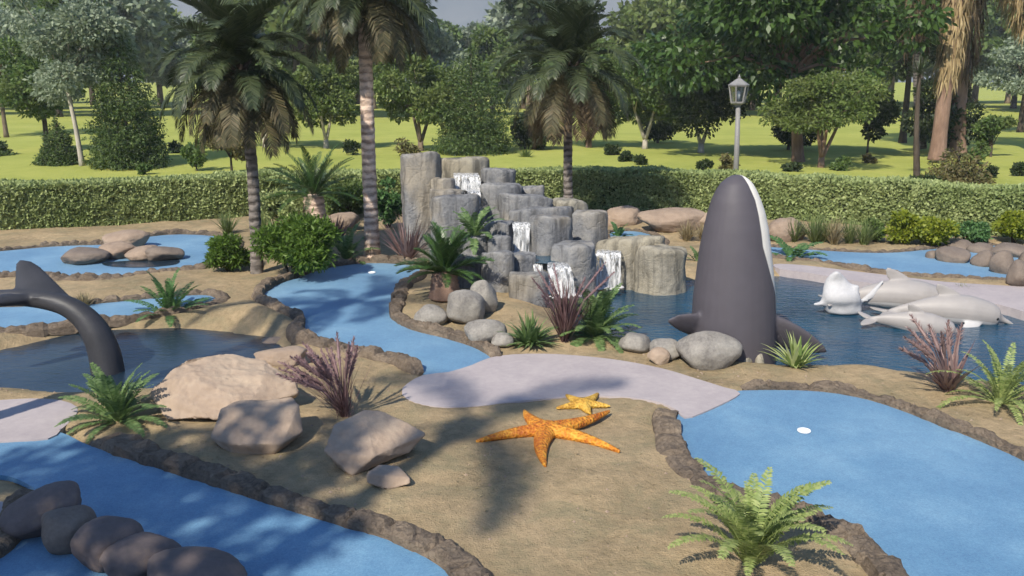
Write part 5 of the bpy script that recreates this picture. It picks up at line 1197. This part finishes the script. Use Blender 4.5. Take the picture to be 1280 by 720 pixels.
# two tall palms beside the camera, out of frame: their crowns shade the middle green and the sand
def to_px(x, y, z):
    d = y * CP - (z - CAMZ) * SP; return (640 + FPX * x / d, 360 - FPX * (y * SP + (z - CAMZ) * CP) / d)
for lb, x, Y, h, n in [('tall palm left of the picture whose fronds shade the middle green', -6.3, 7.9, 6.8, 13), ('tall palm beside the camera whose fronds streak the sand with shade', -4.7, 1.2, 8.2, 7)]:
    palm('palm_tree', lb, [to_px(x, Y, 0), to_px(x + 0.1, Y, h * 0.5), to_px(x, Y, h)], Y, 8.0 * 17 / Y, M['palm_grey'], 2.1, n, int(h * 7), KF)
# trees standing behind and left of the camera; their leaves throw the dappled shade on the front green
for j, (x, y, w, h, zc, n, lb) in enumerate([(-6.7, 1.2, 5.0, 3.0, 5.7, 3600, 'tall loose tree standing left of the camera, shading the front green'),]):
    t = thing('shade_tree', lb, 'tree', (x, y, 0.0)); cl = ell_clumps(w, h, zc, 15, 90 + j, 0.30); limbs(3.8, 0.16, cl, 95 + j).build('trunk', M['bark'], t)
    obj('crown', crown_mesh('crown', cl, n, 0.24, L['mid'], 97 + j, 0.3), t)

# loose gravel and dry leaf bits lying on the soil
rng = np.random.default_rng(404); n = 9000
gx = rng.uniform(-9, 9, n); gy = 5 + 10 * rng.random(n) ** 1.3; ok = np.ones(n, bool)
for P in list(GP.values()): ok &= sdist(gx, gy, P) > 0.22
for P in list(PP.values()): ok &= sdist(gx, gy, P) > 0.02
for k in ('orca', 'left'): ok &= sdist(gx, gy, WP[k]) > 0.15
ok &= (vnoise(gx * 1.3, gy * 1.3, 31) + rng.normal(size=n) * 0.35) > 0.0
gx, gy = gx[ok], gy[ok]; gzv = terrain(gx, gy); V = []; F = []; W2 = []; F2 = []
for x, y, z in zip(gx, gy, gzv):
    if rng.random() < 0.62:
        r = 0.006 + 0.014 * rng.random() ** 3; b = len(V); pr = rng.uniform(0.7, 1.3, 6) * r
        V += [(x + pr[0], y, z), (x, y + pr[1], z), (x - pr[2], y, z), (x, y - pr[3], z), (x, y, z + pr[4] * 0.8), (x, y, z - r)]
        F += [(b, b + 1, b + 4), (b + 1, b + 2, b + 4), (b + 2, b + 3, b + 4), (b + 3, b, b + 4), (b + 1, b, b + 5), (b + 2, b + 1, b + 5), (b + 3, b + 2, b + 5), (b, b + 3, b + 5)]
    else:
        a = rng.uniform(0, 6.28); l = rng.uniform(0.02, 0.055); w_ = l * 0.18; c_, s_ = math.cos(a), math.sin(a); b = len(W2)
        W2 += [(x, y, z + 0.004), (x + c_ * l * .5 - s_ * w_, y + s_ * l * .5 + c_ * w_, z + 0.012), (x + c_ * l, y + s_ * l, z + 0.006), (x + c_ * l * .5 + s_ * w_, y + s_ * l * .5 - c_ * w_, z + 0.010)]; F2.append((b, b + 1, b + 2, b + 3))
tag(obj('gravel', npmesh('gravel', V, F, M['bluff'])), 'loose fine gravel scattered on the sandy soil', 'gravel', kind='stuff')
tag(obj('leaf_litter', npmesh('leaf_litter', W2, F2, L['straw'])), 'dry leaf bits scattered on the sandy soil', 'leaf litter', kind='stuff')

# grey blue sky backdrop low over the horizon, far beyond the lawn
m, nt, out = nodes('hazy_sky'); em = N(nt, 'ShaderNodeEmission'); p = position(nt); mp = N(nt, 'ShaderNodeMapping'); mp.inputs['Scale'].default_value = (1, 1, 3); nt.links.new(p, mp.inputs[0])
nt.links.new(ramp(nt, noise_tex(nt, 0.004, 5, 0.55, mp.outputs[0]), [(0.35, (0.165, 0.195, 0.235)), (0.65, (0.215, 0.235, 0.265))]), em.inputs[0]); nt.links.new(em.outputs[0], out.inputs['Surface'])
V = []; F = []; nn = 72
for k in range(nn):
    a = 2 * PI * k / nn
    for r, z in ((1500, -20), (1500, 160), (1420, 330)): V.append((r * math.cos(a), r * math.sin(a), z))
for k in range(nn):
    b, c = 3 * k, 3 * ((k + 1) % nn); F += [(b, c, c + 1, b + 1), (b + 1, c + 1, c + 2, b + 2)]
tag(obj('sky', npmesh('sky', V, F, m, True)), kind='structure')

# thin summer air between the camera and the tree line
m, nt, out = nodes('thin_haze'); pv = N(nt, 'ShaderNodeVolumePrincipled'); pv.inputs['Color'].default_value = (0.86, 0.92, 0.97, 1); pv.inputs['Density'].default_value = 0.0005; pv.inputs['Anisotropy'].default_value = 0.0
nt.links.new(pv.outputs[0], out.inputs['Volume'])
mb = MB(); mb.box((0, 65, 12.5), (420, 250, 28)); tag(mb.build('haze', m, None, False), 'thin haze in the air over the lawn', 'haze', kind='stuff')

# ------------------------------------------------------------------ light, sky, camera
az = Vector((-0.49, -0.87, 0)).normalized(); el = math.radians(43); sd = Vector((az.x * math.cos(el), az.y * math.cos(el), math.sin(el)))
w = bpy.data.worlds.new('World'); scene.world = w; w.use_nodes = True; nt = w.node_tree; bg = nt.nodes['Background']
sky = nt.nodes.new('ShaderNodeTexSky'); sky.sky_type = 'NISHITA'; sky.sun_disc = False; sky.sun_elevation = el; sky.sun_rotation = math.atan2(az.x, az.y); sky.air_density = 0.75; sky.dust_density = 0.1; sky.ozone_density = 2.2
nt.links.new(sky.outputs[0], bg.inputs[0]); bg.inputs[1].default_value = 0.15
ld = bpy.data.lights.new('sun', 'SUN'); ld.energy = 3.9; ld.angle = math.radians(0.9); ld.color = (1.0, 0.925, 0.80)
lo = bpy.data.objects.new('sun', ld); COL.objects.link(lo); lo.location = (0, 0, 30); lo.rotation_euler = sd.to_track_quat('Z', 'Y').to_euler()
cd = bpy.data.cameras.new('camera'); cd.sensor_width = 36; cd.lens = 36 * FPX / 1280; cd.clip_start = 0.1; cd.clip_end = 4000
co = bpy.data.objects.new('camera', cd); COL.objects.link(co); co.location = (0, 0, CAMZ); co.rotation_euler = (PI / 2 - PITCH, 0, 0); scene.camera = co
scene.view_settings.view_transform = 'Standard'; scene.view_settings.look = 'None'; scene.view_settings.gamma = 1; scene.view_settings.exposure = 0.66; scene.view_settings.use_curve_mapping = False
scene.cycles.max_bounces = 6; scene.cycles.diffuse_bounces = 2; scene.cycles.glossy_bounces = 2; scene.cycles.transparent_max_bounces = 8; scene.cycles.use_denoising = True
